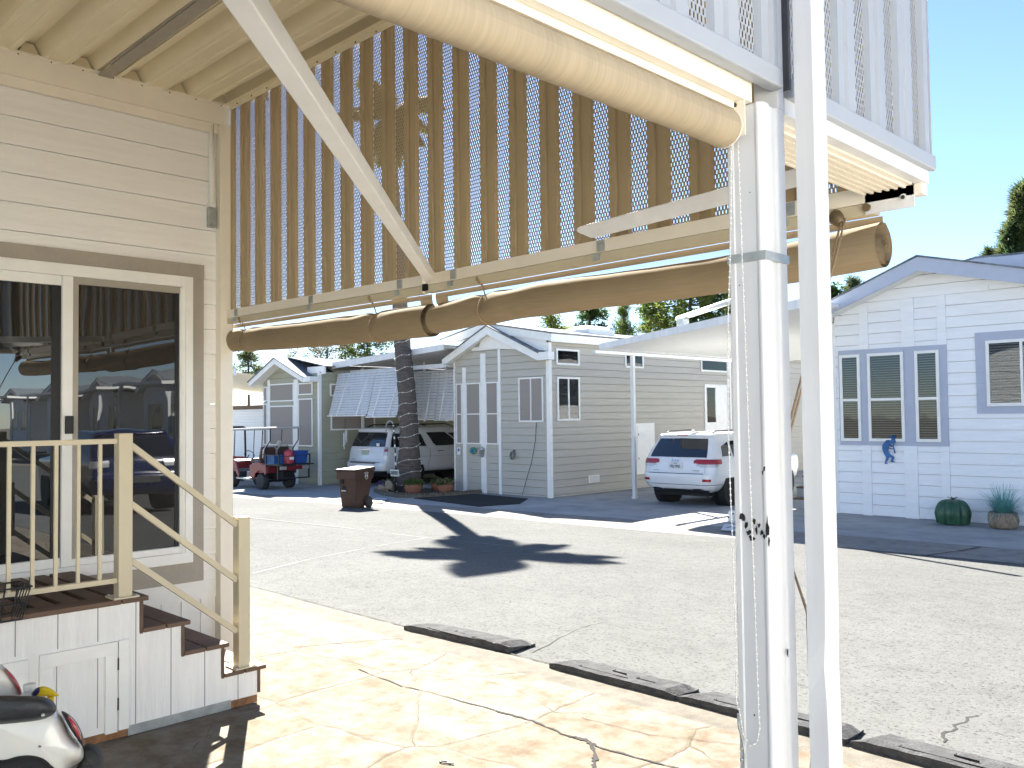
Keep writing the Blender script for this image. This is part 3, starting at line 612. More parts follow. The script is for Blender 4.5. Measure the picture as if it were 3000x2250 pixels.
# rolled sun shades under the street rail
def rolled(name_lbl, x0, x1, zc, radius, ties, xend, win=True, pinch=()):
    t = thing('rolled_sunshade', name_lbl, 'sun shade', ((x0+x1)/2, 3.42, 2.5), group='rolled tan sun shades under the street rail')
    N = 90; rows = []; T = 26
    for k in range(N+1):
        u = k/N; x = x0+(x1-x0)*u; z = zc(u); q = radius(u)
        q *= 1 + .010*math.sin(u*23) + .006*math.sin(u*57+2)
        pin = sum(math.exp(-((x-p)/.05)**2) for p in ties)
        row = []
        for s_ in range(T+1):
            a = 2*math.pi*s_/T; qq = q*(1 - .18*pin*(.6+.4*math.sin(a*2+1)) + .05*math.sin(a*4+(x-min(ties, key=lambda p: abs(x-p)))*14)*math.exp(-min(abs(x-p) for p in ties)*4.5) - (.10*math.exp(-((u-.26)/.06)**2)*max(0, math.sin(a)) if len(pinch) else 0))
            row.append((x, 3.425 + qq*.92*math.cos(a), z + qq*math.sin(a) - .01*pin))
        rows.append(row)
    m = MB(); m.grid(rows); m.build('cloth_roll', M_fab, t)
    # spiral of cloth at the open ends
    for xx, sg, u in ((x0, -1, 0), (x1, 1, 1)):
        m = MB(); sp = []; z = zc(u); q = radius(u)
        for k in range(90):
            a = -2*math.pi*3.2*k/89 + 1.5; rr = q*(.97-.62*(k/89)**.45); rr = max(rr, .018)
            sp.append((3.425+.2*q+(rr*.92)*math.cos(a)-.2*q*(1-k/89), z-.35*q*(k/89)**.5+rr*math.sin(a)))
        m.grid([[(xx+sg*.008, y, zz_) for y, zz_ in sp], [(xx-sg*.14, y, zz_) for y, zz_ in sp]]); m.build('roll_spiral', M_fab, t)
    # flap from the rail down to the roll: hem, mesh window, side hems
    xs_ = [x0+(x1-x0)*k/24 for k in range(25)]
    top = [(x, 3.425, bz(x)-.105) for x in xs_]; mid = [(x, 3.427, bz(x)-.135) for x in xs_]; bot = [(x, 3.45, zc((x-x0)/(x1-x0))+.02) for x in xs_]
    m = MB(); m.grid([top, mid], smooth=False); m.build('top_hem', M_hem, t)
    m = MB(); m.grid([mid[1:-1], bot[1:-1]], smooth=False); m.build('mesh_window', M_mesh, t)
    m = MB(); m.grid([mid[:2], bot[:2]], smooth=False); m.grid([mid[-2:], bot[-2:]], smooth=False); m.build('side_hem', M_fab, t)
    m = MB()
    for a, b in zip(xs_, xs_[1:]): m.hexa([(a, 3.35, bz(a)-.108), (b, 3.35, bz(b)-.108), (b, 3.40, bz(b)-.108), (a, 3.40, bz(a)-.108), (a, 3.35, bz(a)-.064), (b, 3.35, bz(b)-.064), (b, 3.40, bz(b)-.064), (a, 3.40, bz(a)-.064)])
    m.build('head_rail', M_rail, t)
    for p in ties:
        u = (p-x0)/(x1-x0); z = zc(u); q = radius(u)*.93; m = MB()
        m.tube([(p+.006*math.sin(a*3), 3.425+q*math.cos(a), z-.008+q*math.sin(a)) for a in [2*math.pi*k/20+1.57 for k in range(21)]], .0035, 5)
        m.tube([(p, 3.425-.02, z+q*.8), (p+.01, 3.36, z+q+.07), (p-.008, 3.345, bz(p)-.07)], .004, 5); m.ball((p, 3.345, bz(p)-.085), .011, 6); m.ball((p+.012, 3.345, bz(p)-.10), .009, 6)
        m.tube([(p, 3.345, bz(p)-.09), (p+.045, 3.345, bz(p)-.135)], .003, 5); m.build('tie_cord', M_rope, t)
    return t
T1 = rolled('rolled tan sun shade left of the diagonal strut', -6.86, -4.09, lambda u: 2.487-.055*u - .012*math.sin(math.pi*u), lambda u: .088+.012*u, (-6.33, -4.62), -4.1)
T2 = rolled('longer rolled tan sun shade right of the diagonal strut', -4.06, -1.375, lambda u: 2.435+.060*u+.015*math.sin(math.pi*2*u), lambda u: .086 + .004*math.sin(7*u), (-3.60,), -1.38, pinch=(1,))
def brackets(T, xs_):
    for x in xs_:
        m = MB(); m.box((x-.024, 3.338, bz(x)-.058), (x+.024, 3.3445, bz(x)-.004)); m.box((x-.052, 3.338, bz(x)-.098), (x-.008, 3.349, bz(x)-.066)); m.lathe((x, 3.337, bz(x)-.033), [(.009, -.003), (.008, .002)], 8, 'y'); m.build('mounting_bracket', M_galv, T)
brackets(T1, (-6.37, -5.3, -4.30)); brackets(T2, (-3.80, -2.71, -1.72))
pl = MB(); pl.tube([(-1.52, 3.33, 2.625), (-1.50, 3.29, 2.60), (-1.475, 3.28, 2.57)], [.02, .03, .018], 8); pl.lathe((-1.40, 3.34, 2.63), [(.016, -.01), (.014, .004)], 10, 'y'); pl.build('cord_pulley', mat('aged_pulley', (.16, .12, .07), .5, metal=.4, var=.4), T2)
m = MB()
for dx in (0, .014): m.tube([(-1.475+dx, 3.285, 2.59), (-1.50+dx, 3.02, 2.05), (-1.475+dx*.6, 2.62, 1.45), (-1.40+dx*.4, 2.45, 1.28)], .0042, 5)
m.tube([(-1.36, 2.36, 1.3), (-1.2, 2.30, 1.42), (-1.155, 2.295, 1.30), (-1.15, 2.295, .95), (-1.16, 2.296, .80)], .0045, 5); m.build('pull_cord', M_rope, T2)

# ------------------------------------------------------------------ entry steps and railing
XS = -5.31
st = thing('entry_steps', 'white panelled entry deck with brown composite treads below the sliding door', 'steps', (-5.9, 2.4, 0))
prof = [(-3, .045), (2.935, .045), (2.935, .212), (2.684, .212), (2.684, .402), (2.423, .402), (2.423, .588), (2.168, .588), (2.168, .775), (-3, .775)]
m = MB(); m.prism([(XS-.012, y, z) for y, z in prof], (.010, 0, 0)); SP = m.build('side_panel', M_ply, st)
m = MB()
for y, z0, z1 in ((2.80, .05, .21), (2.575, .05, .40), (2.36, .05, .585), (2.147, .05, .775), (1.93, .58, .775), (1.715, .58, .775), (1.50, .58, .775), (1.285, .58, .775), (1.93, .09, .53), (1.71, .09, .53), (1.28, .05, .52)): m.box((XS-.0035, y-.003, z0), (XS-.0015, y+.003, z1))
m.build('panel_groove', mat('groove_shadow', (.30, .30, .30), .9), SP)
for y, z0, z1 in ((2.170, .588, .775), (2.425, .402, .588), (2.686, .212, .402), (2.937, .07, .212)):
    m = MB(); m.box((XW+.03, y, z0-.006), (XS+.004, y+.018, z1)); m.build('riser', M_deck, st)
for ya, yb, z in ((2.165, 2.475, .588), (2.418, 2.73, .402), (2.68, 2.99, .212)):
    m = MB(); m.box((XW+.03, ya+.02, z), (XS+.02, ya+.155, z+.026)); m.box((XW+.03, ya+.162, z), (XS+.0201, yb, z+.026)); m.build('tread', M_deck, st, bevel=.005)
m = MB()
for k in range(36):
    y = 2.155-.142*(k+1)
    if k == 0: m.box((XW+.03, 2.06, .776), (XS+.02, 2.215, .803))
    m.box((XW+.03, y-.10+.018, .776), (XS-.15, y+.036-.018, .8025))
m.box((XS-.145, -3, .775), (XS+.021, 2.054, .804)); m.build('deck_board', M_deck, st, bevel=.004)
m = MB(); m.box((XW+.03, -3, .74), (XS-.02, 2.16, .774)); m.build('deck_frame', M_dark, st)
for y0, y1 in ((1.618, 2.036), (.95, 1.56)):
    m = MB(); z1 = .565 if y0 > 1.2 else .555
    m.box((XS, y0, z1-.075), (XS+.018, y1, z1)); m.box((XS, y0, .045), (XS+.0175, y0+.07, z1-.0752)); m.box((XS, y1-.068, .045), (XS+.0175, y1, z1-.0752))
    dd = m.build('access_door', M_white, st, bevel=.002)
    if y0 > 1.2:
        mm = MB(); mm.box((XS+.016, y1-.002, .40), (XS+.022, y1+.006, .47)); mm.box((XS+.016, y1-.002, .17), (XS+.022, y1+.006, .24)); mm.build('hinge', M_screw, dd)
m = MB(); m.box((XS, 2.042, .05), (XS+.017, 2.102, .568)); m.build('door_jamb_board', M_white, st, bevel=.002)
for a, b, mt_ in ((2.75, 2.934, M_woodraw), (2.40, 2.748, M_galv), (2.10, 2.398, M_galv), (1.0, 2.098, M_woodraw)):
    m = MB(); m.box((XS-.011, a, .004), (XS+.006 if mt_ is M_galv else XS-.001, b, .052 if mt_ is M_woodraw else .06)); m.build('base_strip', mt_, st)
rl = thing('stair_railing', 'tan metal railing with two square posts along the entry steps', 'railing', (XS-.045, 2.1, .8))
XR = XS-.045
def rpost(y, z0, z1):
    m = MB(); m.box((XR-.04, y-.04, z0), (XR+.04, y+.04, z1)); p = m.build('post', M_rail, rl, bevel=.003)
    mm = MB(); mm.box((XR-.075, y-.075, z0), (XR+.062, y+.075, z0+.01)); mm.build('base_plate', M_rail, p)
    mm = MB()
    for a in (-1, 1):
        for b in (-1, 1): mm.lathe((XR+a*.055+(-.006), y+a*b*.06, z0+.01), [(.009, 0), (.007, .008)], 6)
    mm.build('bolt', M_galv, p)
rpost(2.088, .804, 1.772); rpost(2.848, .239, 1.212)
m = MB(); m.box((XR-.02, -3, 1.712), (XR+.02, 2.047, 1.742)); m.build('top_rail', M_rail, rl, bevel=.002)
m = MB(); m.box((XR-.02, -3, .895), (XR+.02, 2.047, .925)); m.build('bottom_rail', M_rail, rl, bevel=.002)
for k in range(14):
    y = 1.953-.1195*k; m = MB(); m.box((XR-.0095, y-.0095, .925), (XR+.0095, y+.0095, 1.712)); m.build('baluster', M_rail, rl)
for za, zb in ((1.70, 1.162), (1.352, .806), (1.018, .478)):
    m = MB(); m.bar((XR+.005, 2.128, za), (XR+.005, 2.808, zb), .03, .035); m.build('stair_rail', M_rail, rl)
m = MB(); m.box((XR-.12, 2.135, .95), (XR-.08, 2.165, 1.37)); m.build('rear_upright', M_rail, rl)

# ------------------------------------------------------------------ far side: helpers (flat coordinates, scaled by FP)
def hpart(par, name, mt, boxes, bevel=0):
    if name in ('batten', 'corner_board', 'window_trim', 'fascia_return') and len(boxes) > 1:
        for b in boxes: hpart(par, name, mt, [b], bevel)
        return
    m = MB(far=True)
    for b in boxes: m.box(*b)
    return m.build(name, mt, par, bevel=bevel)
def window(par, O, Uv, N, u0, u1, z0, z1, kind='glass', fw=.045, mull=(), hbar=(), blinds=True, slide=False):
    m = MB(far=True); fb = lambda *a: m.fbox(O, Uv, N, *a)
    fb(u0, u1, z0, z0+fw, .0135, .04); fb(u0, u1, z1-fw, z1, .0135, .04); fb(u0, u0+fw, z0+fw, z1-fw, .0135, .0398); fb(u1-fw, u1, z0+fw, z1-fw, .0135, .0398)
    for v in mull: fb(v-fw*.4, v+fw*.4, z0+fw, z1-fw, .0135, .037)
    for v in hbar: fb(u0+fw, u1-fw, v-fw*.45, v+fw*.45, .0135, .0365)
    W = m.build('window', M_white, par)
    m = MB(far=True)
    if kind == 'screen':
        m.fbox(O, Uv, N, u0+fw, u1-fw, z0+fw, z1-fw, .016, .024); m.build('sun_screen', M_screen, W)
    else:
        m.fbox(O, Uv, N, u0+fw, u1-fw, z0+fw, z1-fw, .0142, .0150); m.build('dark_interior', M_dark, W)
        if blinds:
            m = MB(far=True); z = z0+fw+.02
            while z < z1-fw-.01: m.fbox(O, Uv, N, u0+fw+.008, u1-fw-.008, z, z+.013, .0165, .021); z += .042
            m.build('blind', mat('blind_slat', (.26, .28, .29), .6) if 'blind_slat' not in bpy.data.materials else bpy.data.materials['blind_slat'], W)
        m = MB(far=True); m.fbox(O, Uv, N, u0+fw, u1-fw, z0+fw, z1-fw, .0235, .0255); m.build('pane', M_glass, W)
    return W
def roofslab(mb, a, b, c, d, th):       # four top corners, vertical thickness
    mb.hexa([Vector(p)-Vector((0, 0, th)) for p in (a, b, c, d)] + [Vector(p) for p in (a, b, c, d)])
def gable(par, xl, zl, xp, zp, xr, zr, yf, yb, fh, trim, th=.05, roofm=None, right_return=None):
    """fascia boards on the street side and the two roof planes behind them"""
    m = MB(far=True)
    m.prism([(xl, yf, zl-fh), (xl, yf, zl), (xp, yf, zp), (xp, yf, zp-fh)], (0, .03, 0))
    m.prism([(xp, yf, zp-fh), (xp, yf, zp), (xr, yf, zr), (xr, yf, zr-fh)], (0, .03, 0))
    m.prism([(xl, yf+.031, zl-fh), (xl, yf+.031, zl), (xl, yb, zl), (xl, yb, zl-fh)], (.025, 0, 0)); m.prism([(xr-.025, yf+.031, zr-fh), (xr-.025, yf+.031, zr), (xr-.025, yb, zr), (xr-.025, yb, zr-fh)], (.025, 0, 0))
    m.build('fascia', trim, par)
    m = MB(far=True); e = .03
    roofslab(m, (xl-e, yf-e, zl-.005), (xp, yf-e, zp+.03), (xp, yb, zp+.03), (xl-e, yb, zl-.005), .025); roofslab(m, (xp, yf-e, zp+.03), (xr+e, yf-e, zr-.005), (xr+e, yb, zr-.005), (xp, yb, zp+.03), .025)
    m.build('roof', roofm or M_shingle, par)
    m = MB(far=True); roofslab(m, (xl+.03, yf+.032, zl-fh*.7), (xp, yf+.032, zp-fh*.7), (xp, yb, zp-fh*.7), (xl+.03, yb, zl-fh*.7), .01); roofslab(m, (xp, yf+.032, zp-fh*.7), (xr-.03, yf+.032, zr-fh*.7), (xr-.03, yb, zr-fh*.7), (xp, yb, zp-fh*.7), .01)
    m.build('soffit', M_white if trim is not M_trimb else M_white, par)
EX, EY, NX, NY = (1, 0, 0), (0, 1, 0), (1, 0, 0), (0, -1, 0)

# ---- grey house in the middle
gh = thing('park_home', 'grey lap sided home with white gable fascia and tan window screens, behind the palm', 'house', (-15, 14.6, 0), far=True)
yf = 14.58; xc = -13.37
m = MB(far=True); sl_ = lambda z: (max(0, (z-3.22)/.62*1.43), 3.20-max(0, (z-3.18)/.66*1.77))
lap(m, (-16.57, yf, 0), EX, NY, 0, 3.84, .168, sl_, zoff=.05); m.build('front_siding', M_gsid, gh)
m = MB(far=True); lap(m, (xc, yf, 0), EY, NX, 0, 3.52, .168, lambda z: (0, 14), zoff=.05); m.build('side_siding', M_gsid, gh)
m = MB(far=True); m.box((-16.53, yf+.031, 0), (xc-.031, yf+14, 3.5)); m.prism([(-16.45, yf+.032, 3.2), (-15.14, yf+.032, 3.80), (-13.5, yf+.032, 3.15), (-13.5, yf+.032, 2.9)], (0, .6, 0)); m.build('wall_core', M_gsid, gh)
hpart(gh, 'corner_board', M_white, [((xc-.065, yf-.026, 0), (xc+.026, yf+.07, 3.49)), ((-16.585, yf-.024, 0), (-16.54, yf+.05, 3.2))])
gable(gh, -16.77, 3.285, -15.14, 3.975, -13.50, 3.27, 14.34, 15.6, .19, M_white)
hpart(gh, 'fascia_return', M_white, [((-13.53, 14.345, 3.085), (-13.17, 14.54, 3.26))])
m = MB(far=True); roofslab(m, (-15.4, 14.45, 4.10), (-13.16, 14.45, 3.70), (-13.16, 29, 3.70), (-15.4, 29, 4.10), .03); roofslab(m, (-17.0, 14.45, 3.80), (-15.4, 14.45, 4.10), (-15.4, 29, 4.10), (-17.0, 29, 3.80), .03); m.build('main_roof', M_shingle, gh)
m = MB(far=True); m.prism([(-15.4, 14.47, 3.86), (-15.4, 14.47, 4.068), (-13.19, 14.47, 3.668), (-13.19, 14.47, 3.50)], (0, .03, 0)); m.prism([(-17, 14.47, 3.6), (-17, 14.47, 3.768), (-15.4, 14.47, 4.068), (-15.4, 14.47, 3.86)], (0, .03, 0)); m.prism([(-13.215, 14.501, 3.49), (-13.215, 14.501, 3.668), (-13.215, 29, 3.668), (-13.215, 29, 3.49)], (.025, 0, 0)); m.prism([(-15.6, 14.52, 3.5), (-15.4, 14.52, 4.05), (-13.4, 14.52, 3.6), (-13.4, 14.52, 3.3)], (0, .03, 0)); m.build('rake_board', M_white, gh)
m = MB(far=True); m.box((-14.75, 16.7, 3.82), (-13.95, 17.7, 3.98)); m.prism([(-14.75, 16.7, 3.98), (-13.95, 16.7, 3.98), (-14.15, 16.9, 4.08), (-14.55, 16.9, 4.08)], (0, .8, 0)); m.build('skylight', M_white, gh)
for x, y in ((-14.0, 19.2), (-14.05, 20.2)):
    m = MB(far=True); m.lathe((x, y, 3.82), [(.06, 0), (.06, .1), (.12, .1), (.12, .13)], 10); m.build('roof_vent', M_galv, gh)
for u0, u1 in ((-16.49, -16.26), (-16.12, -15.60), (-15.41, -14.99)): window(gh, (0, yf, 0), EX, NY, u0, u1, 1.17, 2.66, 'screen', .03, hbar=(1.90,))
window(gh, (0, yf, 0), EX, NY, -14.30, -13.53, 1.70, 2.72, 'screen', .035, mull=(-13.915,))
O = (xc, 0, 0)
window(gh, O, EY, NX, 14.80, 15.60, 2.99, 3.36, blinds=False); window(gh, O, EY, NX, 14.82, 15.60, 1.72, 2.72, mull=(15.21,))
window(gh, O, EY, NX, 17.33, 18.08, 3.0, 3.36, blinds=False); window(gh, O, EY, NX, 20.7, 22.1, 3.0, 3.34, blinds=False)
hpart(gh, 'batten', M_white, [((-16.25, yf-.03, .0), (-16.125, yf-.012, 3.05)), ((-15.595, yf-.03, 0), (-15.415, yf-.012, 3.36)), ((-14.985, yf-.03, 0), (-14.90, yf-.012, 3.43)), ((-15.9, yf-.031, 3.44), (-14.55, yf-.013, 3.52))])
dd = hpart(gh, 'side_door', M_white, [((xc+.002, 20.85, .5), (xc+.035, 22.1, 2.65))]); hpart(dd, 'door_glass', M_glass, [((xc+.036, 20.95, 1.6), (xc+.04, 21.4, 2.56))])
d2 = hpart(gh, 'utility_door', M_white, [((xc+.014, 17.70, .35), (xc+.03, 18.50, 1.62)), ((xc+.03, 17.78, .55), (xc+.04, 18.42, 1.55))]); hpart(d2, 'hinge', M_screw, [((xc+.04, 17.80, .72), (xc+.047, 17.82, .77)), ((xc+.04, 17.80, 1.32), (xc+.047, 17.82, 1.37))])
m = MB(far=True); m.box((xc+.012, 15.88, .26), (xc+.03, 16.27, .43)); v = m.build('wall_vent', M_white, gh)
hpart(v, 'vent_louver', mat('vent_shadow', (.45, .46, .46), .7), [((xc+.03, 15.91, .275+.03*k), (xc+.033, 16.24, .285+.03*k)) for k in range(5)])
m = MB(far=True); m.tube([(-13.75, yf-.03, 1.69), (-13.78, yf-.03, 1.3), (-13.9, yf-.04, .8), (-14.1, yf-.05, .3), (-14.2, yf-.05, .04)], .006, 5); m.build('cable', M_black, gh)
# ornaments and sign on the grey wall
t = thing('wall_ornament', 'teal flower shaped metal ornament hung on the grey house wall', 'ornament', (-15.87, yf, 1.0), far=True); m = MB(far=True); random.seed(3)
for k in range(9):
    a = k*2*math.pi/9; m.tube([(-15.87+.03*math.cos(a), yf-.04, 1.01+.03*math.sin(a)), (-15.87+.08*math.cos(a), yf-.05, 1.01+.06*math.sin(a)), (-15.87+.13*math.cos(a+.5), yf-.04, 1.01+.085*math.sin(a+.5))], [.015, .028, .012], 6)
m.build('petal', M_teal, t); m = MB(far=True); m.ball((-15.87, yf-.05, 1.01), .035, 8); m.build('flower_centre', M_orna, t)
t = thing('wall_lantern', 'small grey wall lantern fixed to the white batten of the grey house', 'lantern', (-15.5, yf, 1.0), far=True)
m = MB(far=True); m.lathe((-15.5, yf-.1, .86), [(.02, 0), (.05, .03), (.05, .17), (.07, .18), (.02, .26)], 8); m.build('lamp_body', M_galv, t); hpart(t, 'wall_arm', M_screw, [((-15.52, yf-.06, 1.02), (-15.48, yf-.03, 1.06))])
t = thing('wall_sign', 'small white security sign at the left corner of the grey house', 'sign', (-16.4, yf, 1.0), far=True); hpart(t, 'sign_plate', M_white, [((-16.46, yf-.034, .90), (-16.34, yf-.026, 1.08))]); hpart(t, 'sign_mark', M_orna, [((-16.43, yf-.038, .98), (-16.37, yf-.035, 1.05))])
t = thing('hose_reel', 'coiled grey hose hanging on the grey house wall right of the battens', 'hose', (-14.5, yf, .9), far=True); m = MB(far=True); m.tube([(-14.47+.05*math.cos(a), yf-.05-.002*k, .93+.09*math.sin(a)) for k, a in enumerate([i*.45 for i in range(40)])], .012, 5); m.build('hose', mat('green_grey_hose', (.2, .22, .19), .6), t); hpart(t, 'hook', M_screw, [((-14.49, yf-.05, 1.0), (-14.45, yf-.03, 1.06))])

# ---- white house with blue-grey trim on the right
wh = thing('park_home', 'white lap sided home with blue grey trim and gable at the right', 'house', (-5, 15.67, 0), far=True)
yw = 15.67; xl = -7.24
def lw(z): return (max(0, (z-3.60)/.65*1.70), min(6.2, 6.24-max(0, (z-3.115)/1.135*4.53)))
m = MB(far=True); lap(m, (xl, yw, 0), EX, NY, 0, 4.25, .19, lw, zoff=.0); m.build('front_siding', M_bsid, wh)
m = MB(far=True); lap(m, (xl, yw, 0), EY, (-1, 0, 0), 0, 3.6, .19, lambda z: (0, 14)); m.build('side_siding', M_bsid, wh)
m = MB(far=True); m.box((xl+.031, yw+.031, 0), (-1.1, yw+14, 3.1)); m.prism([(xl+.05, yw+.032, 3.0), (xl+.05, yw+.032, 3.58), (-5.54, yw+.032, 4.2), (-1.2, yw+.032, 3.1)], (0, .6, 0)); m.build('wall_core', M_bsid, wh)
gable(wh, -7.42, 3.70, -5.53, 4.42, -1.0, 3.28, 15.15, 17.6, .235, M_trimb)
m = MB(far=True); roofslab(m, (-9.0, 17, 3.88), (-5.2, 17, 4.60), (-5.2, 32, 4.60), (-9.0, 32, 3.88), .04); roofslab(m, (-5.2, 17, 4.60), (-.4, 17, 4.45), (-.4, 32, 4.45), (-5.2, 32, 4.60), .04); m.build('main_roof', M_shingle, wh)
m = MB(far=True); m.prism([(-9.0, 17.0, 3.60), (-9.0, 17.0, 3.84), (-5.2, 17.0, 4.56), (-5.2, 17.0, 4.3)], (0, .03, 0)); m.prism([(-5.2, 17, 4.3), (-5.2, 17, 4.56), (-.4, 17, 4.41), (-.4, 17, 4.0)], (0, .03, 0)); m.build('rake_board', M_trimb, wh)
hpart(wh, 'corner_board', M_white, [((xl-.03, yw-.02, 0), (xl+.03, yw+.07, 3.48))])
hpart(wh, 'batten', M_bsid, [((a, yw-.032, z0), (b, yw-.012, z1)) for a, b, zt_ in ((-6.76, -6.60, 3.74), (-6.02, -5.80, 3.80), (-5.42, -5.28, 3.80)) for z0, z1 in ((0, 1.245), (2.962, zt_))] + [((-6.45, yw-.033, 3.802), (-4.6, yw-.013, 3.89))])
hpart(wh, 'window_trim', M_trimb, [((-7.16, yw-.028, 1.245), (-5.28, yw-.0125, 2.962)), ((-4.83, yw-.028, 1.79), (-3.0, yw-.0125, 3.12))])
Ow = (0, yw-.016, 0)
for u0, u1 in ((-7.13, -6.755), (-6.62, -5.99), (-5.80, -5.40)): window(wh, Ow, EX, NY, u0, u1, 1.32, 2.88, fw=.05, hbar=(2.06,))
window(wh, Ow, EX, NY, -4.67, -3.2, 1.91, 2.98, fw=.05, mull=(-4.15, -3.7), hbar=())
# flute player ornament
t = thing('wall_ornament', 'blue metal hunched flute player ornament on the white house wall', 'ornament', (-6.28, yw, 1.1), far=True)
def kp(u, v): return Vector((-6.40+u, yw-.06, 1.40-v))
m = MB(far=True)
body = [(.05, .10), (.09, .055), (.14, .05), (.19, .085), (.17, .13), (.13, .17), (.115, .24), (.14, .30), (.20, .335), (.22, .355), (.19, .42), (.21, .425), (.225, .445), (.15, .435), (.175, .365), (.13, .345), (.11, .40), (.075, .455), (.11, .475), (.05, .475), (.055, .44), (.075, .36), (.04, .29), (.015, .22), (.015, .15)]
m.prism([kp(*p) for p in body], (0, .012, 0)); m.lathe(kp(.205, .075), [(.045, -.006), (.045, .006)], 12, 'y')
for k in range(4): m.tube([kp(.20+.012*k, .05), kp(.17+.025*k, .0-.008*k), kp(.12+.03*k, -.012*k)], [.007, .007, .004], 5)
m.tube([kp(.215, .10), kp(.21, .17), kp(.235, .285)], [.008, .009, .015], 6); m.tube([kp(.13, .14), kp(.17, .16), kp(.21, .165)], .011, 6); m.tube([kp(.12, .19), kp(.17, .21), kp(.22, .205)], .010, 6)
m.build('flat_figure', M_orna, t)
# cactus, blue grass, white sculpture
t = thing('metal_cactus', 'dark green ribbed barrel cactus sculpture on the apron', 'sculpture', (-5.10, 15.25, 0), far=True)
cx, cy = -5.12, 15.25; m = MB(far=True); rows = []
for k in range(13):
    v = k/12; zz_ = .02+.385*math.sin(v*math.pi/2)**.9; rr = (.285*math.cos(v*math.pi/2*.97)**.55)*(.86+.14*min(1, v*4)); row = []
    for s_ in range(91):
        a = 2*math.pi*s_/90; rib = abs(math.sin(a*5)); row.append((cx+rr*(.78+.22*rib)*math.cos(a), cy+rr*(.78+.22*rib)*math.sin(a), zz_))
    rows.append(row)
m.grid(rows); m.build('ribbed_body', M_cactus, t)
m = MB(far=True)
for a in range(6): m.prism([(cx, cy, .40), (cx+.055*math.cos(a*1.05-.2), cy+.055*math.sin(a*1.05-.2), .425), (cx+.085*math.cos(a*1.05), cy+.085*math.sin(a*1.05), .44), (cx+.055*math.cos(a*1.05+.2), cy+.055*math.sin(a*1.05+.2), .425)], (0, 0, .006))
m.build('metal_flower', M_black, t)
t = thing('potted_grass', 'blue green ornamental grass in a sandstone coloured pot', 'plant', (-4.35, 15.2, 0), far=True); cx, cy = -4.36, 15.2
m = MB(far=True); m.lathe((cx, cy, 0), [(.17, 0), (.205, .05), (.22, .14), (.205, .24), (.19, .255), (.16, .25)], 22, lobes=7, lob=.03); m.build('pot', M_rock, t)
for nm, mt_, n_, up in (('grass_blade', M_bgrass, 620, 1), ('dry_blade', M_bgrass2, 90, .35)):
    m = MB(far=True); random.seed(11 if up == 1 else 12)
    for k in range(n_):
        a = random.uniform(0, 2*math.pi); e = random.uniform(.2, 1.45) if up == 1 else random.uniform(.1, .8); L_ = random.uniform(.3, .5)*(1 if up == 1 else .9); p = Vector((cx+.11*math.cos(a)*random.random(), cy+.11*math.sin(a)*random.random(), .24)); d = Vector((math.cos(a)*math.cos(e), math.sin(a)*math.cos(e), math.sin(e))); wv = Vector((-math.sin(a), math.cos(a), 0))*.0042; rw = []
        for s_ in range(6):
            q = s_/5; rw.append((p + wv*(1-q*.85), p - wv*(1-q*.85))); p = p + d*L_/5; d = (d + Vector((0, 0, -.16 if up == 1 else -.42))).normalized()
        m.grid([[b[0] for b in rw], [b[1] for b in rw]])
    m.build(nm, mt_, t)
t = thing('garden_ornament', 'small white openwork pottery ornament beside the white post', 'ornament', (-7.95, 13.2, 0), far=True); m = MB(far=True); m.lathe((-7.95, 13.2, 0), [(.05, 0), (.075, .05), (.06, .12), (.068, .16), (.05, .2), (.02, .215)], 12, lobes=5, lob=.12); m.build('pottery_body', M_bead, t); m = MB(far=True)
for a, z in ((0, .06), (1.2, .1), (2.4, .06), (4, .09), (5.2, .06), (-.9, .16)): m.ball((-7.95+.066*math.cos(a), 13.2+.066*math.sin(a), z), .016, 6)
m.build('cut_opening', M_dark, t)
t = thing('side_steps', 'grey side steps with dark treads beside the white house', 'steps', (-7.6, 16.4, 0), far=True)
for k in range(5): hpart(t, 'tread', M_deck, [((-8.3, 15.9+.25*k, .2*(k+1)-.03), (-7.3, 16.2+.25*k, .2*(k+1)))]); hpart(t, 'riser', M_concrete, [((-8.3, 15.92+.25*k, .2*k), (-7.3, 15.93+.25*k, .2*(k+1)-.03))])
hpart(t, 'hand_rail', M_galv, [((-7.35, 16.0, 0.3), (-7.32, 16.03, 1.5)), ((-7.35, 16.9, 1.0), (-7.32, 16.93, 2.0))])

# ---- carport over the right vehicle
jc = thing('carport', 'white flat carport roof on posts between the grey and white homes', 'carport', (-11.82, 15.6, 0), far=True)
def jz(x): return 3.28 + (x+11.45)*.105
m = MB(far=True); roofslab(m, (-11.45, 14.07, jz(-11.45)), (-6.9, 14.07, jz(-6.9)), (-6.9, 22, jz(-6.9)), (-11.45, 22, jz(-11.45)), .06); m.build('roof_panel', M_white, jc)
m = MB(far=True); m.prism([(-11.47, 14.05, jz(-11.47)-.10), (-11.47, 14.05, jz(-11.47)+.02), (-6.88, 14.05, jz(-6.88)+.04), (-6.88, 14.05, jz(-6.88)-.12)], (0, .018, 0)); m.prism([(-11.47, 14.07, jz(-11.47)-.10), (-11.47, 14.07, jz(-11.47)+.02), (-11.47, 22, jz(-11.47)+.02), (-11.47, 22, jz(-11.47)-.1)], (.018, 0, 0)); m.build('gutter', M_alu, jc)
hpart(jc, 'header_beam', M_alu, [((-11.86, 14.3, 3.14), (-11.78, 19.8, 3.20))])
for y in (15.62, 19.6): hpart(jc, 'post', M_alu, [((-11.86, y-.035, 0), (-11.78, y+.035, 3.139)), ((-11.87, y-.05, 0), (-11.77, y+.05, .05))])
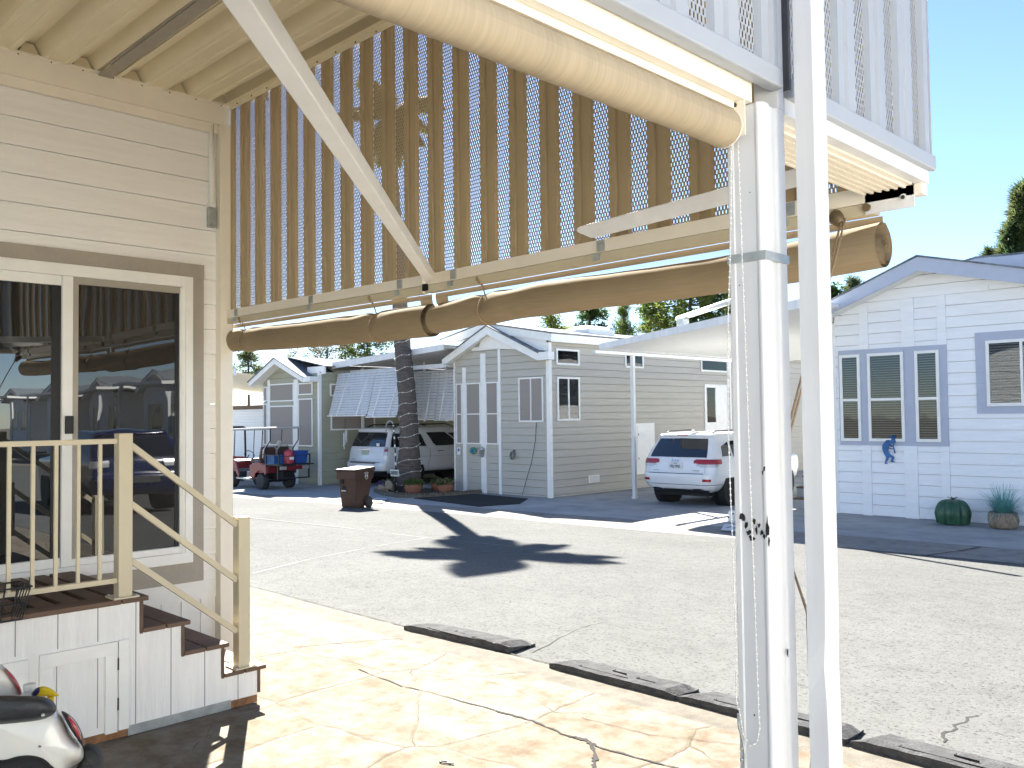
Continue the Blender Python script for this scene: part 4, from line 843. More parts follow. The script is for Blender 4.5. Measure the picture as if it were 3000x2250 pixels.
# ---- carport over the left vehicle with slatted drop awnings
sc2 = thing('carport', 'white carport with ribbed underside and slatted grey awnings left of the palm', 'carport', (-18.5, 14, 0), far=True)
def cz(x): return 3.365 + (x+20.9)*.042
m = MB(far=True); ys = []
xs_ = [-20.88 + .0775*k for k in range(62)]
m.grid([[(x, 13.87, cz(x)-.05 + (0.045 if k % 4 in (1, 2) else 0)) for k, x in enumerate(xs_)], [(x, 24, cz(x)-.05 + (0.045 if k % 4 in (1, 2) else 0)) for k, x in enumerate(xs_)]], smooth=False); m.build('ribbed_underside', M_alu, sc2)
m = MB(far=True); roofslab(m, (-20.88, 13.87, cz(-20.88)+.02), (-16.15, 13.87, cz(-16.15)+.02), (-16.15, 24, cz(-16.15)+.02), (-20.88, 24, cz(-20.88)+.02), .015); m.build('roof_panel', M_white, sc2)
m = MB(far=True); m.prism([(-20.9, 13.85, cz(-20.9)-.15), (-20.9, 13.85, cz(-20.9)+.03), (-16.13, 13.85, cz(-16.13)+.03), (-16.13, 13.85, cz(-16.13)-.11)], (0, .018, 0)); m.build('gutter', M_alu, sc2)
hpart(sc2, 'header_beam', M_alu, [((-20.6, 14.25, 3.06), (-16.6, 14.33, 3.16))])
hpart(sc2, 'post', M_alu, [((-20.79, 14.74, 0), (-20.71, 14.80, 3.30))])
for x in (-19.0, -18.2, -17.3): hpart(sc2, 'awning_post', M_alu, [((x-.03, 14.93, 1.72), (x+.03, 14.98, 3.30))])
for x0, x1, ya, yb_, za, zb in ((-20.76, -19.0, 13.98, 13.66, 3.08, 1.92), (-18.98, -17.72, 13.98, 13.66, 3.08, 1.88), (-18.95, -17.5, 14.9, 14.72, 3.06, 1.80), (-17.48, -16.55, 14.9, 14.72, 3.06, 1.78)):
    aw = MB(far=True); n = 17; st_ = (za-zb)/n
    for k in range(n):
        v = k/n; y = ya+(yb_-ya)*v; z = za+(zb-za)*v; aw.hexa([(x0, y-.045, z-st_*.86), (x1, y-.045, z-st_*.86), (x1, y-.037, z-st_*.9), (x0, y-.037, z-st_*.9), (x0, y, z), (x1, y, z), (x1, y+.008, z-.003), (x0, y+.008, z-.003)])
    A = aw.build('awning', M_alu, sc2)
    mm = MB(far=True)
    for f in (.28, .8): mm.bar((x0+(x1-x0)*f, ya+.02, za-.02), (x0+(x1-x0)*f-.05, yb_-.06, zb-.02), .028); mm.bar((x0+(x1-x0)*f-.04, yb_, zb+.2), (x0+(x1-x0)*f+.4, ya+.05, zb+.05), .016)
    mm.bar((x0, yb_-.05, zb-.02), (x1, yb_-.05, zb-.02), .028); mm.build('awning_bar', M_white, A)

# ---- green-grey house at the left
lh = thing('park_home', 'green grey home with white gable trim behind the golf cart', 'house', (-22.4, 13.45, 0), far=True)
yl = 13.45; xr = -20.92
m = MB(far=True); lap(m, (-23.96, yl, 0), EX, NY, 0, 3.46, .165, lambda z: (max(0, (z-2.93)/.53*1.24), 3.04-max(0, (z-2.9)/.56*1.8)), zoff=.04); m.build('front_siding', M_olive, lh)
m = MB(far=True); lap(m, (xr, yl, 0), EY, NX, 0, 3.12, .165, lambda z: (0, 13), zoff=.04); m.build('side_siding', M_olive, lh)
m = MB(far=True); m.box((-23.93, yl+.031, 0), (xr-.031, yl+13, 3.1)); m.prism([(-23.9, yl+.032, 2.8), (-22.72, yl+.032, 3.42), (-21.2, yl+.032, 2.85)], (0, .4, 0)); m.build('wall_core', M_olive, lh)
hpart(lh, 'corner_board', M_white, [((xr-.06, yl-.02, 0), (xr+.02, yl+.06, 3.1)), ((-23.66, yl-.031, 0), (-23.53, yl-.012, 3.0)), ((-22.2, yl-.031, 0), (-21.98, yl-.012, 2.95))])
gable(lh, -24.2, 2.96, -22.72, 3.575, -21.21, 3.0, 13.1, 14.4, .16, M_white)
hpart(lh, 'fascia_return', M_white, [((-21.24, 13.11, 2.845), (-20.86, 13.42, 2.99)), ((-21.6, 13.5, 3.06), (-20.75, 13.56, 3.28))])
m = MB(far=True); roofslab(m, (-22.6, 13.52, 3.62), (-20.72, 13.52, 3.28), (-20.72, 27, 3.28), (-22.6, 27, 3.62), .03); roofslab(m, (-24.5, 13.52, 3.28), (-22.6, 13.52, 3.62), (-22.6, 27, 3.62), (-24.5, 27, 3.28), .03); m.build('main_roof', M_shingle, lh)
m = MB(far=True); m.lathe((-21.6, 17.5, 3.4), [(.3, 0), (.3, .1), (.22, .16), (.02, .2)], 12); m.build('skylight', mat('green_dome', (.25, .45, .40), .3), lh)
for u0, u1, z0, z1 in ((-23.54, -22.2, 2.34, 2.86), (-23.54, -22.2, 1.06, 2.22), (-21.95, -21.22, 2.50, 2.84), (-21.95, -21.22, 1.06, 2.40), (-23.9, -23.68, 2.36, 2.8), (-23.9, -23.68, 1.06, 2.3)): window(lh, (0, yl, 0), EX, NY, u0, u1, z0, z1, 'screen', .035)
O = (xr, 0, 0)
for u0, u1, z0, z1 in ((13.78, 14.5, 2.45, 2.8), (13.80, 15.3, 1.5, 2.0)): window(lh, O, EY, NX, u0, u1, z0, z1, 'screen', .04)
# ---- shed with a corrugated awning at the far left
sh = thing('shed', 'white roll up door shed under a corrugated carport roof at far left', 'shed', (-28, 15, 0), far=True)
hpart(sh, 'wall', M_white, [((-33, 15.4, 0), (-26.2, 19, 2.25))])
m = MB(far=True)
for k in range(22): m.prism([(-32.8, 15.39, .12+.095*k), (-32.8, 15.36, .12+.095*k), (-32.8, 15.385, .2+.095*k), (-32.8, 15.39, .2+.095*k)], (6.5, 0, 0))
m.build('shutter', M_bsid, sh); hpart(sh, 'header_strip', M_deck, [((-33, 15.35, 2.18), (-26.2, 15.38, 2.32))])
m = MB(far=True); xs_ = [-33 + .12*k for k in range(66)]
m.grid([[(x, 13.2, 3.25+.04*(k % 4 in (1, 2))) for k, x in enumerate(xs_)], [(x, 19, 2.75+.04*(k % 4 in (1, 2))) for k, x in enumerate(xs_)]], smooth=False); m.build('corrugated_roof', M_cream, sh)
hpart(sh, 'gutter', M_alu, [((-33, 13.15, 3.2), (-25.1, 13.19, 3.4))])
t = thing('spot_light', 'grey cylindrical spot light under the far left eave', 'light', (-26.2, 13.1, 3.0), far=True); m = MB(far=True); m.tube([(-27.1, 13.0, 3.42), (-27.25, 12.95, 3.1)], [.13, .12], 12); m.build('lamp_housing', M_galv, t); m = MB(far=True); m.ball((-27.28, 12.94, 3.0), .06, 8); m.build('bulb', M_bulb, t)

# ------------------------------------------------------------------ vehicles (true size, local axes: x right, y forward, origin under the rear axle)
class Shell:
    def __init__(s, sl): s.sl = sl                                   # (z, yr, yf, w, r)
    def at(s, z):
        sl = s.sl
        if z <= sl[0][0]: return sl[0][1:]
        for a, b in zip(sl, sl[1:]):
            if z <= b[0]:
                t = (z-a[0])/(b[0]-a[0]); return tuple(p+(q-p)*t for p, q in zip(a[1:], b[1:]))
        return sl[-1][1:]
    def P(s, q, z, off=0.):
        sg = -1 if q < 0 else 1; q = abs(q); yr, yf, w, r = s.at(z)
        cr = lambda x: .05*(x/w)**2
        if q <= 1: x = q*(w-r); y = yr+cr(x); n = (0, -1)
        elif q <= 2:
            a = (q-1)*math.pi/2; x = w-r+r*math.sin(a); y = yr+cr(w-r)+r-r*math.cos(a); n = (math.sin(a), -math.cos(a))
        elif q <= 3: x = w; y = (yr+cr(w-r)+r) + (q-2)*((yf-r)-(yr+cr(w-r)+r)); n = (1, 0)
        elif q <= 4:
            a = (q-3)*math.pi/2; x = w-r+r*math.cos(a); y = yf-r+r*math.sin(a); n = (math.cos(a), math.sin(a))
        else: x = (5-q)*(w-r); y = yf; n = (0, 1)
        return Vector((sg*(x+n[0]*off), y+n[1]*off, z))
    def qy(s, y, z):
        yr, yf, w, r = s.at(z); y0 = yr+.05*((w-r)/w)**2+r; return 2+(y-y0)/((yf-r)-y0)
    def body(s, mb):
        qs = [k/4 for k in range(-20, 21)]; qs = sorted(set(qs + [sg*(1+k/8) for k in range(9) for sg in (-1, 1)])); zs = []
        for a, b in zip(s.sl, s.sl[1:]): zs += [a[0], (a[0]+b[0])/2]
        zs.append(s.sl[-1][0]); mb.grid([[s.P(q, z) for q in qs] for z in zs])
        pq = [k/4 for k in range(21)]
        for z in (zs[0], zs[-1]): mb.grid([[s.P(q, z)+Vector((0, 0, .0 if z == zs[0] else .02*(1 if 0 else 0))) for q in pq], [s.P(-q, z) for q in pq]])
    def patch(s, mb, q0, q1, z0, z1, off=.006, nq=10, nz=5):
        g = lambda f, t: f(t) if callable(f) else f
        mb.grid([[s.P(q0+(q1-q0)*i/nq, g(z0, i/nq)+(g(z1, i/nq)-g(z0, i/nq))*j/nz, off) for i in range(nq+1)] for j in range(nz+1)])
def wheel(par, x, y, rad, wid, side):
    m = MB(); m.lathe((x, y, rad), [(rad*.64, -wid/2), (rad*.93, -wid/2), (rad, -wid*.36), (rad, wid*.36), (rad*.93, wid/2), (rad*.64, wid/2), (rad*.62, wid*.3)], 32, 'x')
    W = m.build('wheel', M_rubber, par, local=True)
    m = MB(); xo = x+side*wid*.40; m.lathe((xo, y, rad), [(rad*.63, -.01), (rad*.63, .012), (rad*.55, .012), (rad*.52, -.004)], 28, 'x')
    for k in range(5):
        a = 2*math.pi*k/5; m.bar((xo+side*.008, y+rad*.1*math.cos(a), rad+rad*.1*math.sin(a)), (xo, y+rad*.58*math.cos(a), rad+rad*.58*math.sin(a)), rad*.14, .02, up=(1, 0, 0))
    m.lathe((xo, y, rad), [(rad*.17, -.012), (rad*.15, .018)], 12, 'x'); m.build('rim', M_silver, W, local=True)
    m = MB(); m.lathe((x+side*wid*.28, y, rad), [(rad*.62, -.01), (rad*.62, .01)], 24, 'x'); m.build('brake_disc', M_dark, W, local=True)
def arches(par, sh, ys, rad, z):
    for y in ys:
        for sg in (-1, 1):
            m = MB(); w = sh.at(.6)[2]; m.lathe((sg*(w-.16), y, z), [(rad, -.17), (rad, .168)], 36, 'x'); m.build('wheel_arch', M_dark, par, local=True)
def suv(loc, rz, label):
    t = thing('parked_car', label, 'car', loc, far=True, rz=rz, group='white parked cars under the carports'); return t

# right vehicle
jp = suv((-10.24, 15.66, 0), R(3), 'white sport utility vehicle with red tail lights parked under the right carport')
sh_ = Shell([(.34, -.80, 3.5, .78, .22), (.42, -.94, 3.66, .88, .25), (.53, -1.00, 3.74, .95, .26), (.68, -1.03, 3.77, .97, .25), (.76, -1.035, 3.78, .972, .24), (.80, -.99, 3.78, .97, .24), (.95, -.96, 3.76, .972, .24), (1.06, -.94, 3.68, .966, .24), (1.14, -.90, 2.75, .945, .22), (1.30, -.80, 2.45, .90, .20), (1.50, -.66, 2.05, .815, .17), (1.61, -.585, 1.75, .765, .15), (1.645, -.64, 1.62, .745, .15), (1.685, -.62, 1.45, .70, .16), (1.72, -.42, 1.2, .60, .2), (1.735, -.15, .9, .45, .2)])
m = MB(); sh_.body(m); B = m.build('car_body', M_car, jp, local=True, merge=True)
m = MB(); sh_.patch(m, -1.12, 1.12, lambda t: 1.155, lambda t: 1.592-.02*abs(t-.5), .007, 16, 6); m.build('rear_window', M_cglass, jp, local=True)
for sg in (1, -1):
    m = MB()
    for y0, y1, a, b in ((-.42, -.02, 1.17, 1.50), (.06, .88, 1.15, 1.52), (.96, 1.75, 1.14, 1.50)):
        sh_.patch(m, sg*sh_.qy(y0, 1.3), sg*sh_.qy(y1, 1.3), lambda t, a=a: a, lambda t, b=b, y0=y0: b-(.10*(1-t) if y0 < -.3 else 0), .007)
    m.build('side_window', M_cglass, jp, local=True)
    m = MB(); sh_.patch(m, sg*.64, sg*2.03, lambda t: 1.00-.0*t+.02*(t < .08), lambda t: 1.115-(.03 if t < .05 else 0), .016, 18, 3); m.build('tail_light', M_red, jp, local=True)
    m = MB(); sh_.patch(m, sg*.74, sg*1.96, lambda t: .93+.03*(t < .1 or t > .92), lambda t: .997, .013, 16, 3); m.build('reversing_light', M_silver, jp, local=True)
    m = MB(); sh_.patch(m, sg*1.0, sg*1.5, .60, .66, .01, 8, 2); m.build('rear_reflector', M_red, jp, local=True)
    m = MB(); sh_.patch(m, sg*.62, sg*1.18, lambda t: .375+.03*abs(t-.5), lambda t: .435-.03*abs(t-.5), .03, 8, 2); E_ = m.build('exhaust_trim', M_chrome, jp, local=True); m = MB(); sh_.patch(m, sg*.70, sg*1.08, .385, .42, .036, 8, 2); m.build('exhaust_opening', M_dark, E_, local=True)
    m = MB(); m.tube([(sg*.62, -.35, 1.70), (sg*.64, -.2, 1.755), (sg*.64, .9, 1.765), (sg*.62, 1.15, 1.715)], .016, 6); m.build('roof_rail', M_black, jp, local=True)
m = MB(); sh_.patch(m, -1.5, 1.5, .34, lambda t: .385+.03*math.sin(math.pi*t), .012, 14, 2); m.build('rear_valance', M_black, jp, local=True)
m = MB(); sh_.patch(m, -2.05, 2.05, .515, .53, .008, 30, 1); m.build('bumper_strip', M_chrome, jp, local=True)
m = MB(); sh_.patch(m, -1.0, 1.0, .775, .788, .008, 14, 1)
for sg in (1, -1): sh_.patch(m, sg*1.06, sg*1.07, .80, 1.15, .008, 2, 6)
m.build('tailgate_gap', M_dark, jp, local=True)
m = MB(); m.box((-.18, -.995, .875), (.18, -.975, 1.035)); p = m.build('number_plate', M_signw, jp, local=True)
RX = basis((1, 0, 0), (0, 0, 1), (0, -1, 0), (0, -.9975, .94)); text('PRJ-9985', .098, RX, 'plate_text', M_ink, p, sx=.75); text('TEXAS', .035, basis((1, 0, 0), (0, 0, 1), (0, -1, 0), (0, -.9975, 1.012)), 'plate_text', M_ink, p)
text('Jeep', .12, basis((1, 0, 0), (0, .18, .98), (0, -.98, .18), (-.02, -.953, 1.09)), 'badge', M_chrome, jp, depth=.006)
m = MB(); m.box((.45, -.985, .84), (.62, -.955, .865)); m.box((-.62, -.98, .84), (-.46, -.955, .853)); m.build('badge', M_galv, jp, local=True)
m = MB(); m.box((-.13, -.985, .805), (.13, -.965, .83)); m.build('tow_handle', M_silver, jp, local=True)
m = MB(); m.box((-.14, -.648, 1.652), (.14, -.63, 1.676)); m.build('brake_light', M_red, jp, local=True)
m = MB(); m.prism([(-.02, -.2, 1.73), (-.02, .0, 1.73), (-.02, -.14, 1.80), (-.02, -.19, 1.80)], (.04, 0, 0)); m.build('antenna_fin', M_car, jp, local=True, bevel=.01)
m = MB(); m.box((-.7, -.7, .24), (.7, 3.3, .36)); m.build('chassis', M_dark, jp, local=True)
arches(jp, sh_, (0, 2.9), .44, .40)
for x in (-.82, .82):
    for y in (0, 2.9): wheel(jp, x, y, .385, .26, 1 if x > 0 else -1)

# left vehicle behind the palm
sv = suv((-19.71, 15.07, 0), R(0), 'long white sport utility vehicle parked behind the palm trunk')
s2 = Shell([(.42, -1.12, 3.9, .90, .16), (.50, -1.22, 4.0, .98, .18), (.66, -1.26, 4.1, 1.01, .18), (.74, -1.24, 4.1, 1.015, .18), (.80, -1.16, 4.1, 1.02, .17), (1.0, -1.14, 4.1, 1.02, .17), (1.18, -1.10, 4.0, 1.0, .16), (1.24, -1.06, 3.0, .985, .15), (1.45, -.98, 2.7, .93, .14), (1.70, -.86, 2.2, .86, .14), (1.76, -.92, 2.05, .84, .14), (1.82, -.88, 1.9, .78, .16), (1.87, -.6, 1.6, .62, .2)])
m = MB(); s2.body(m); m.build('car_body', M_car, sv, local=True, merge=True)
m = MB(); s2.patch(m, -1.35, 1.25, 1.25, 1.70, .008, 16, 6); m.build('rear_window', M_cglass, sv, local=True)
for sg in (1, -1):
    m = MB()
    for y0, y1, a, b, sl in ((-.86, .48, 1.235, 1.66, .2), (.80, 1.75, 1.23, 1.67, 0), (1.83, 2.6, 1.22, 1.64, 0)):
        s2.patch(m, sg*s2.qy(y0, 1.45), sg*s2.qy(y1, 1.45), a, lambda t, b=b: b, .008)
    m.build('side_window', M_cglass, sv, local=True)
    m = MB(); s2.patch(m, sg*1.2, sg*1.75, .98, 1.24, .010, 6, 4); m.build('tail_light', M_silver, sv, local=True)
    m = MB(); s2.patch(m, sg*1.3, sg*1.7, 1.10, 1.18, .014, 6, 2); m.build('tail_light', M_red, sv, local=True)
    m = MB(); m.tube([(sg*.70, -.6, 1.84), (sg*.72, -.3, 1.93), (sg*.72, 1.6, 1.94), (sg*.7, 2.0, 1.85)], .02, 6); m.build('roof_rail', M_black, sv, local=True)
    m = MB(); s2.patch(m, sg*s2.qy(1.0, 1.05), sg*s2.qy(1.25, 1.05), 1.05, 1.075, .03, 4, 2); m.build('door_handle', M_chrome, sv, local=True)
    m = MB()
    for y in (.70, 1.79): s2.patch(m, sg*s2.qy(y, 1), sg*s2.qy(y+.012, 1), .55, 1.22, .007, 1, 8)
    s2.patch(m, sg*s2.qy(-.2, 1), sg*s2.qy(3, 1), .90, .905, .006, 20, 1); m.build('door_gap', M_dark, sv, local=True)
m = MB(); s2.patch(m, -1.9, 1.9, .42, .50, .02, 14, 2); m.build('rear_valance', M_black, sv, local=True)
m = MB(); s2.patch(m, -.98, .98, .765, .775, .012, 14, 1); s2.patch(m, -.8, .8, .735, .76, .045, 14, 1); m.build('bumper_step', M_black, sv, local=True)
m = MB(); m.box((-.17, -1.155, .98), (.17, -1.13, 1.13)); m.build('number_plate', mat('plate_green', (.45, .50, .40), .5, var=.25, scale=25), sv, local=True)
m = MB(); m.box((-.33, -1.15, 1.145), (.33, -1.12, 1.165)); m.build('chrome_strip', M_chrome, sv, local=True)
m = MB(); m.box((-.72, -1.17, .84), (-.52, -1.14, .86)); m.build('badge', M_galv, sv, local=True)
m = MB(); m.box((.52, -1.075, 1.27), (.66, -1.052, 1.36)); m.build('window_sticker', M_white, sv, local=True)
m = MB(); m.box((-.75, -.8, .3), (.75, 3.6, .44)); m.build('chassis', M_dark, sv, local=True)
arches(sv, s2, (0, 2.95), .47, .42)
for x in (-.86, .86):
    for y in (0, 2.95): wheel(sv, x, y, .40, .28, 1 if x > 0 else -1)

# golf cart with crates on its rear deck
CP = (-20.98, 12.15, 0); CZ = R(93)
gc = thing('golf_cart', 'maroon golf cart with grey canopy and a loaded rear deck', 'golf cart', CP, far=True, rz=CZ)
# local: y forward
m = MB(); 
for sg in (-1, 1):
    m.prism([(sg*.56, -.30, .52), (sg*.56, -.28, .80), (sg*.56, .20, .84), (sg*.56, .62, .74), (sg*.56, .62, .36), (sg*.56, .36, .34), (sg*.56, .30, .48), (sg*.56, .1, .58), (sg*.56, -.12, .56), (sg*.56, -.25, .45)], (-sg*.05, 0, 0))
    m.prism([(sg*.56, 1.25, .30), (sg*.56, 1.22, .42), (sg*.56, 1.42, .86), (sg*.56, 1.62, .90), (sg*.56, 2.1, .72), (sg*.56, 2.2, .55), (sg*.56, 2.05, .40), (sg*.56, 1.9, .56), (sg*.56, 1.65, .60), (sg*.56, 1.42, .50)], (-sg*.05, 0, 0))
m.box((-.51, .55, .34), (.51, .615, .76)); m.prism([(-.51, 1.42, .84), (-.51, 1.62, .89), (-.51, 2.12, .71), (-.51, 2.2, .50), (-.51, 2.1, .45), (-.51, 1.5, .6)], (1.02, 0, 0)); m.box((-.51, -.3, .50), (.51, .54, .70))
m.build('cart_body', M_cart, gc, local=True, bevel=.02)
m = MB(); m.box((-.52, .60, .29), (.52, 1.45, .335)); m.bar((-.57, .55, .31), (-.57, 1.3, .31), .04); m.bar((.57, .55, .31), (.57, 1.3, .31), .04); m.build('floor', M_galv, gc, local=True)
m = MB(); m.box((-.5, .12, .80), (.5, .66, .93)); m.prism([(-.5, .12, .93), (-.5, .0, 1.30), (-.5, .09, 1.32), (-.5, .22, .93)], (1.0, 0, 0)); m.build('seat', mat('cart_seat', (.10, .06, .055), .5), gc, local=True, bevel=.04)
m = MB()
for x in (-.46, .02): m.tube([(x, .0, .95), (x, -.03, 1.22), (x+.08, -.04, 1.32), (x+.38, -.04, 1.32), (x+.46, -.03, 1.22), (x+.46, .0, .95)], .03, 6)
m.build('seat_back_frame', M_silver, gc, local=True)
m = MB(); m.hexa([(-.58, -.55, 1.86), (.58, -.55, 1.86), (.56, 1.75, 1.80), (-.56, 1.75, 1.80), (-.55, -.55, 1.92), (.55, -.55, 1.92), (.53, 1.72, 1.87), (-.53, 1.72, 1.87)]); m.build('canopy', mat('grey_canopy', (.42, .41, .40), .5), gc, local=True, bevel=.02)
m = MB()
for sg in (-1, 1):
    m.tube([(sg*.50, 1.62, .88), (sg*.5, 1.55, 1.82)], .016, 6); m.tube([(sg*.5, -.12, .80), (sg*.5, -.18, 1.25), (sg*.5, -.46, 1.50), (sg*.5, -.46, 1.86)], .018, 6); m.tube([(sg*.5, .50, .82), (sg*.5, .42, 1.84)], .012, 6)
m.build('canopy_strut', M_black, gc, local=True)
m = MB(); m.tube([(-.2, 1.42, .85), (-.2, 1.22, 1.02)], .018, 6); m.tube([(-.2+.17*math.cos(a), 1.2+.08*math.sin(a), 1.03+.13*math.sin(a)) for a in [k*.314 for k in range(21)]], .012, 6); m.build('steering_wheel', M_black, gc, local=True)
m = MB(); m.box((-.56, -1.02, .76), (.56, -.10, .80))
for sg in (-1, 1):
    for y in (-1.0, -.3): m.bar((sg*.55, y, .8), (sg*.55, y, 1.08), .03)
    m.bar((sg*.55, -1.0, 1.07), (sg*.55, -.1, 1.07), .025); m.bar((sg*.55, -.95, .78), (sg*.55, -.95, .34), .035)
m.bar((-.55, -1.0, 1.02), (.55, -1.0, 1.05), .012); m.bar((-.55, -.95, .36), (.55, -.95, .36), .035); m.box((-.55, -1.12, .76), (.62, -1.02, .79)); m.build('rear_deck', M_black, gc, local=True)
m = MB(); m.box((-.42, -.97, .62), (.42, -.9, .74)); m.build('rear_panel', M_cart, gc, local=True)
for x in (-.5, .3): m = MB(); m.box((x, -1.0, .63), (x+.22, -.965, .73)); m.build('tail_light', M_silver, gc, local=True)
m = MB(); m.box((-.2, -.7, .3), (.2, .3, .55)); m.bar((-.5, 0, .25), (.5, 0, .25), .08); m.build('axle', M_dark, gc, local=True)
for x in (-.47, .47):
    for y in (0, 1.72): wheel(gc, x, y, .245, .20, 1 if x > 0 else -1)
GM = Matrix.Translation(FP(CP)) @ Matrix.Rotation(CZ, 4, 'Z')
def cargo(name, label, cat, c, fn):
    t = thing(name, label, cat); p = GM @ Vector(c); t.location = p; t['org'] = list(p); t.rotation_euler = (0, 0, CZ); fn(t); return t
def crate(mt):
    def f(t):
        m = MB(); w_, d_, h_ = .20, .24, .27; m.box((-w_, -d_, 0), (w_, d_, .02))
        for k in range(5): 
            z = .02+k*.052; m.box((-w_, -d_, z), (w_, -d_+.012, z+.03)); m.box((-w_, d_-.012, z), (w_, d_, z+.03)); m.box((-w_, -d_+.013, z), (-w_+.012, d_-.013, z+.03)); m.box((w_-.012, -d_+.013, z), (w_, d_-.013, z+.03))
        for x in (-w_, w_-.03, -.015): m.box((x, -d_-.003, 0), (x+.03, -d_+.013, h_)); m.box((x, d_-.013, 0), (x+.03, d_+.003, h_))
        m.build('crate_body', mt, t, local=True); m = MB(); m.box((-w_+.03, -d_+.03, .02), (w_-.03, d_-.03, h_-.03)); m.build('contents', M_navy, t, local=True)
    return f
cargo('plastic_crate', 'light blue slatted crate on the cart deck, behind the seat', 'crate', (-.33, -.45, .80), crate(mat('light_blue_plastic', (.03, .12, .33), .5, var=.2)))
def box_(t):
    m = MB(); m.hexa([(-.19, -.2, 0), (.19, -.2, 0), (.19, .2, 0), (-.19, .2, 0), (-.22, -.23, .36), (.22, -.23, .36), (.22, .23, .36), (-.22, .23, .36)]); m.build('bin_body', M_blueb, t, local=True); m = MB(); m.box((-.235, -.245, .361), (.235, .245, .385)); m.build('rim', M_blueb, t, local=True)
cargo('storage_tub', 'dark blue tub at the far end of the cart deck', 'tub', (.30, -.72, .80), box_)
def jug(t):
    m = MB(); m.lathe((0, 0, 0), [(.14, 0), (.15, .03), (.155, .33), (.13, .38), (.05, .40)], 16); m.build('jug_body', M_redb, t, local=True); m = MB(); m.lathe((0, 0, .40), [(.05, 0), (.05, .03)], 12); m.build('lid', M_redb, t, local=True); m = MB(); m.box((-.07, -.165, .12), (.07, -.145, .2)); m.build('label_patch', M_white, t, local=True)
cargo('water_jug', 'red plastic jug between the two blue containers on the cart', 'jug', (-.03, -.74, .80), jug)
def ball(t):
    m = MB(); m.ball((0, 0, .09), .09, 10); m.build('bundle', mat('pale_cloth', (.5, .49, .44), .9, var=.3, scale=20, bump=.8, bscale=20), t, local=True)
    m = MB(); m.tube([(-.08, 0, .09), (0, -.085, .11), (.08, 0, .09)], .01, 5); m.build('tie', M_rope, t, local=True)
cargo('cloth_bundle', 'pale round cloth bundle on top of the cart seat', 'bundle', (.12, .0, 1.32), ball)
# second small vehicle behind the cart
rv = thing('utility_cart', 'red utility vehicle with a blue reflection coloured into its windshield, half hidden behind the golf cart', 'utility vehicle', (-25.1, 12.5, 0), far=True, rz=R(92))
m = MB(); m.box((-.7, -.9, .35), (.7, .9, .85)); m.hexa([(-.7, .9, .35), (.7, .9, .35), (.65, 1.6, .4), (-.65, 1.6, .4), (-.7, .9, 1.1), (.7, .9, 1.1), (.6, 1.6, .85), (-.6, 1.6, .85)]); m.build('body', M_redb, rv, local=True, bevel=.03)
m = MB(); m.hexa([(-.7, -.95, 1.85), (.7, -.95, 1.85), (.7, .9, 1.8), (-.7, .9, 1.8), (-.6, -.9, 1.93), (.6, -.9, 1.93), (.6, .8, 1.88), (-.6, .8, 1.88)]); m.build('soft_top', M_black, rv, local=True, bevel=.03)
m = MB()
for x in (-.66, .66):
    for y in (-.9, .85): m.bar((x, y, .85), (x, y*.95, 1.86), .05)
m.build('roof_post', M_black, rv, local=True); m = MB(); m.box((-.62, .86, 1.12), (.62, .88, 1.78)); m.build('windshield', mat('blue_reflection', (.10, .20, .38), .1, .6), rv, local=True)  # blue base colour stands in for the reflection on the windshield
for x in (-.62, .62):
    for y in (-.6, 1.1): wheel(rv, x, y, .3, .22, 1 if x > 0 else -1)

# ------------------------------------------------------------------ wheeled bin
bn = thing('wheeled_bin', 'brown wheeled rubbish bin standing in the street by the kerb', 'bin', (-15.33, 10.72, GZ), far=True, rz=R(16))
bn.scale = (.86, .86, 1.0)
m = MB(); m.hexa([(-.25, -.30, .05), (.25, -.30, .05), (.25, .22, .05), (-.25, .22, .05), (-.33, -.40, .92), (.33, -.40, .92), (.33, .40, .92), (-.33, .40, .92)]); m.hexa([(-.34, -.42, .72), (.34, -.42, .72), (.34, .40, .72), (-.34, .40, .72), (-.35, -.43, .92), (.35, -.43, .92), (.35, .42, .92), (-.35, .42, .92)]); m.box((-.24, -.29, 0), (.24, .1, .05)); m.box((-.30, -.335, .45), (-.22, -.30, .9)); m.box((.22, -.335, .1), (.26, -.29, .9)); m.build('bin_body', M_bin, bn, local=True, bevel=.015)
m = MB(); m.hexa([(-.37, -.46, .921), (.37, -.46, .921), (.37, .46, .921), (-.37, .46, .921), (-.35, -.44, .965), (.35, -.44, .965), (.33, .46, 1.0), (-.33, .46, 1.0)]); m.build('lid', M_bin, bn, local=True, bevel=.012)
m = MB(); m.tube([(-.28, .40, .86), (-.28, .50, .90), (.28, .50, .90), (.28, .40, .86)], .022, 8); m.build('handle', M_black, bn, local=True)
for x in (-.30, .30): m = MB(); m.lathe((x, .22, .14), [(.06, -.04), (.14, -.04), (.14, .04), (.06, .04)], 20, 'x'); m.build('wheel', M_rubber, bn, local=True)
m = MB(); m.box((-.19, -.36, .42), (-.05, -.315, .6)); m.box((-.22, -.40, .60), (-.12, -.35, .8)); m.build('front_recess', M_dark, bn, local=True)
m = MB(); m.box((-.20, -.372, .43), (-.04, -.362, .455)); m.build('grip_bar', M_silver, bn, local=True)
m = MB()                                     # white city emblem: shield with sun rays
EM = [(-.055, 0), (.055, 0), (.06, -.09), (.0, -.135), (-.06, -.09)]; ex, ez = .352, .84
for a in range(5): m.bar((ex, .06+.03*(a-2), ez+.005), (ex, .06+.045*(a-2), ez+.05-.008*abs(a-2)), .012, .004)
for a, b in zip(EM, EM[1:]+EM[:1]): m.bar((ex, .06+a[0], ez+a[1]), (ex, .06+b[0], ez+b[1]), .012, .004)
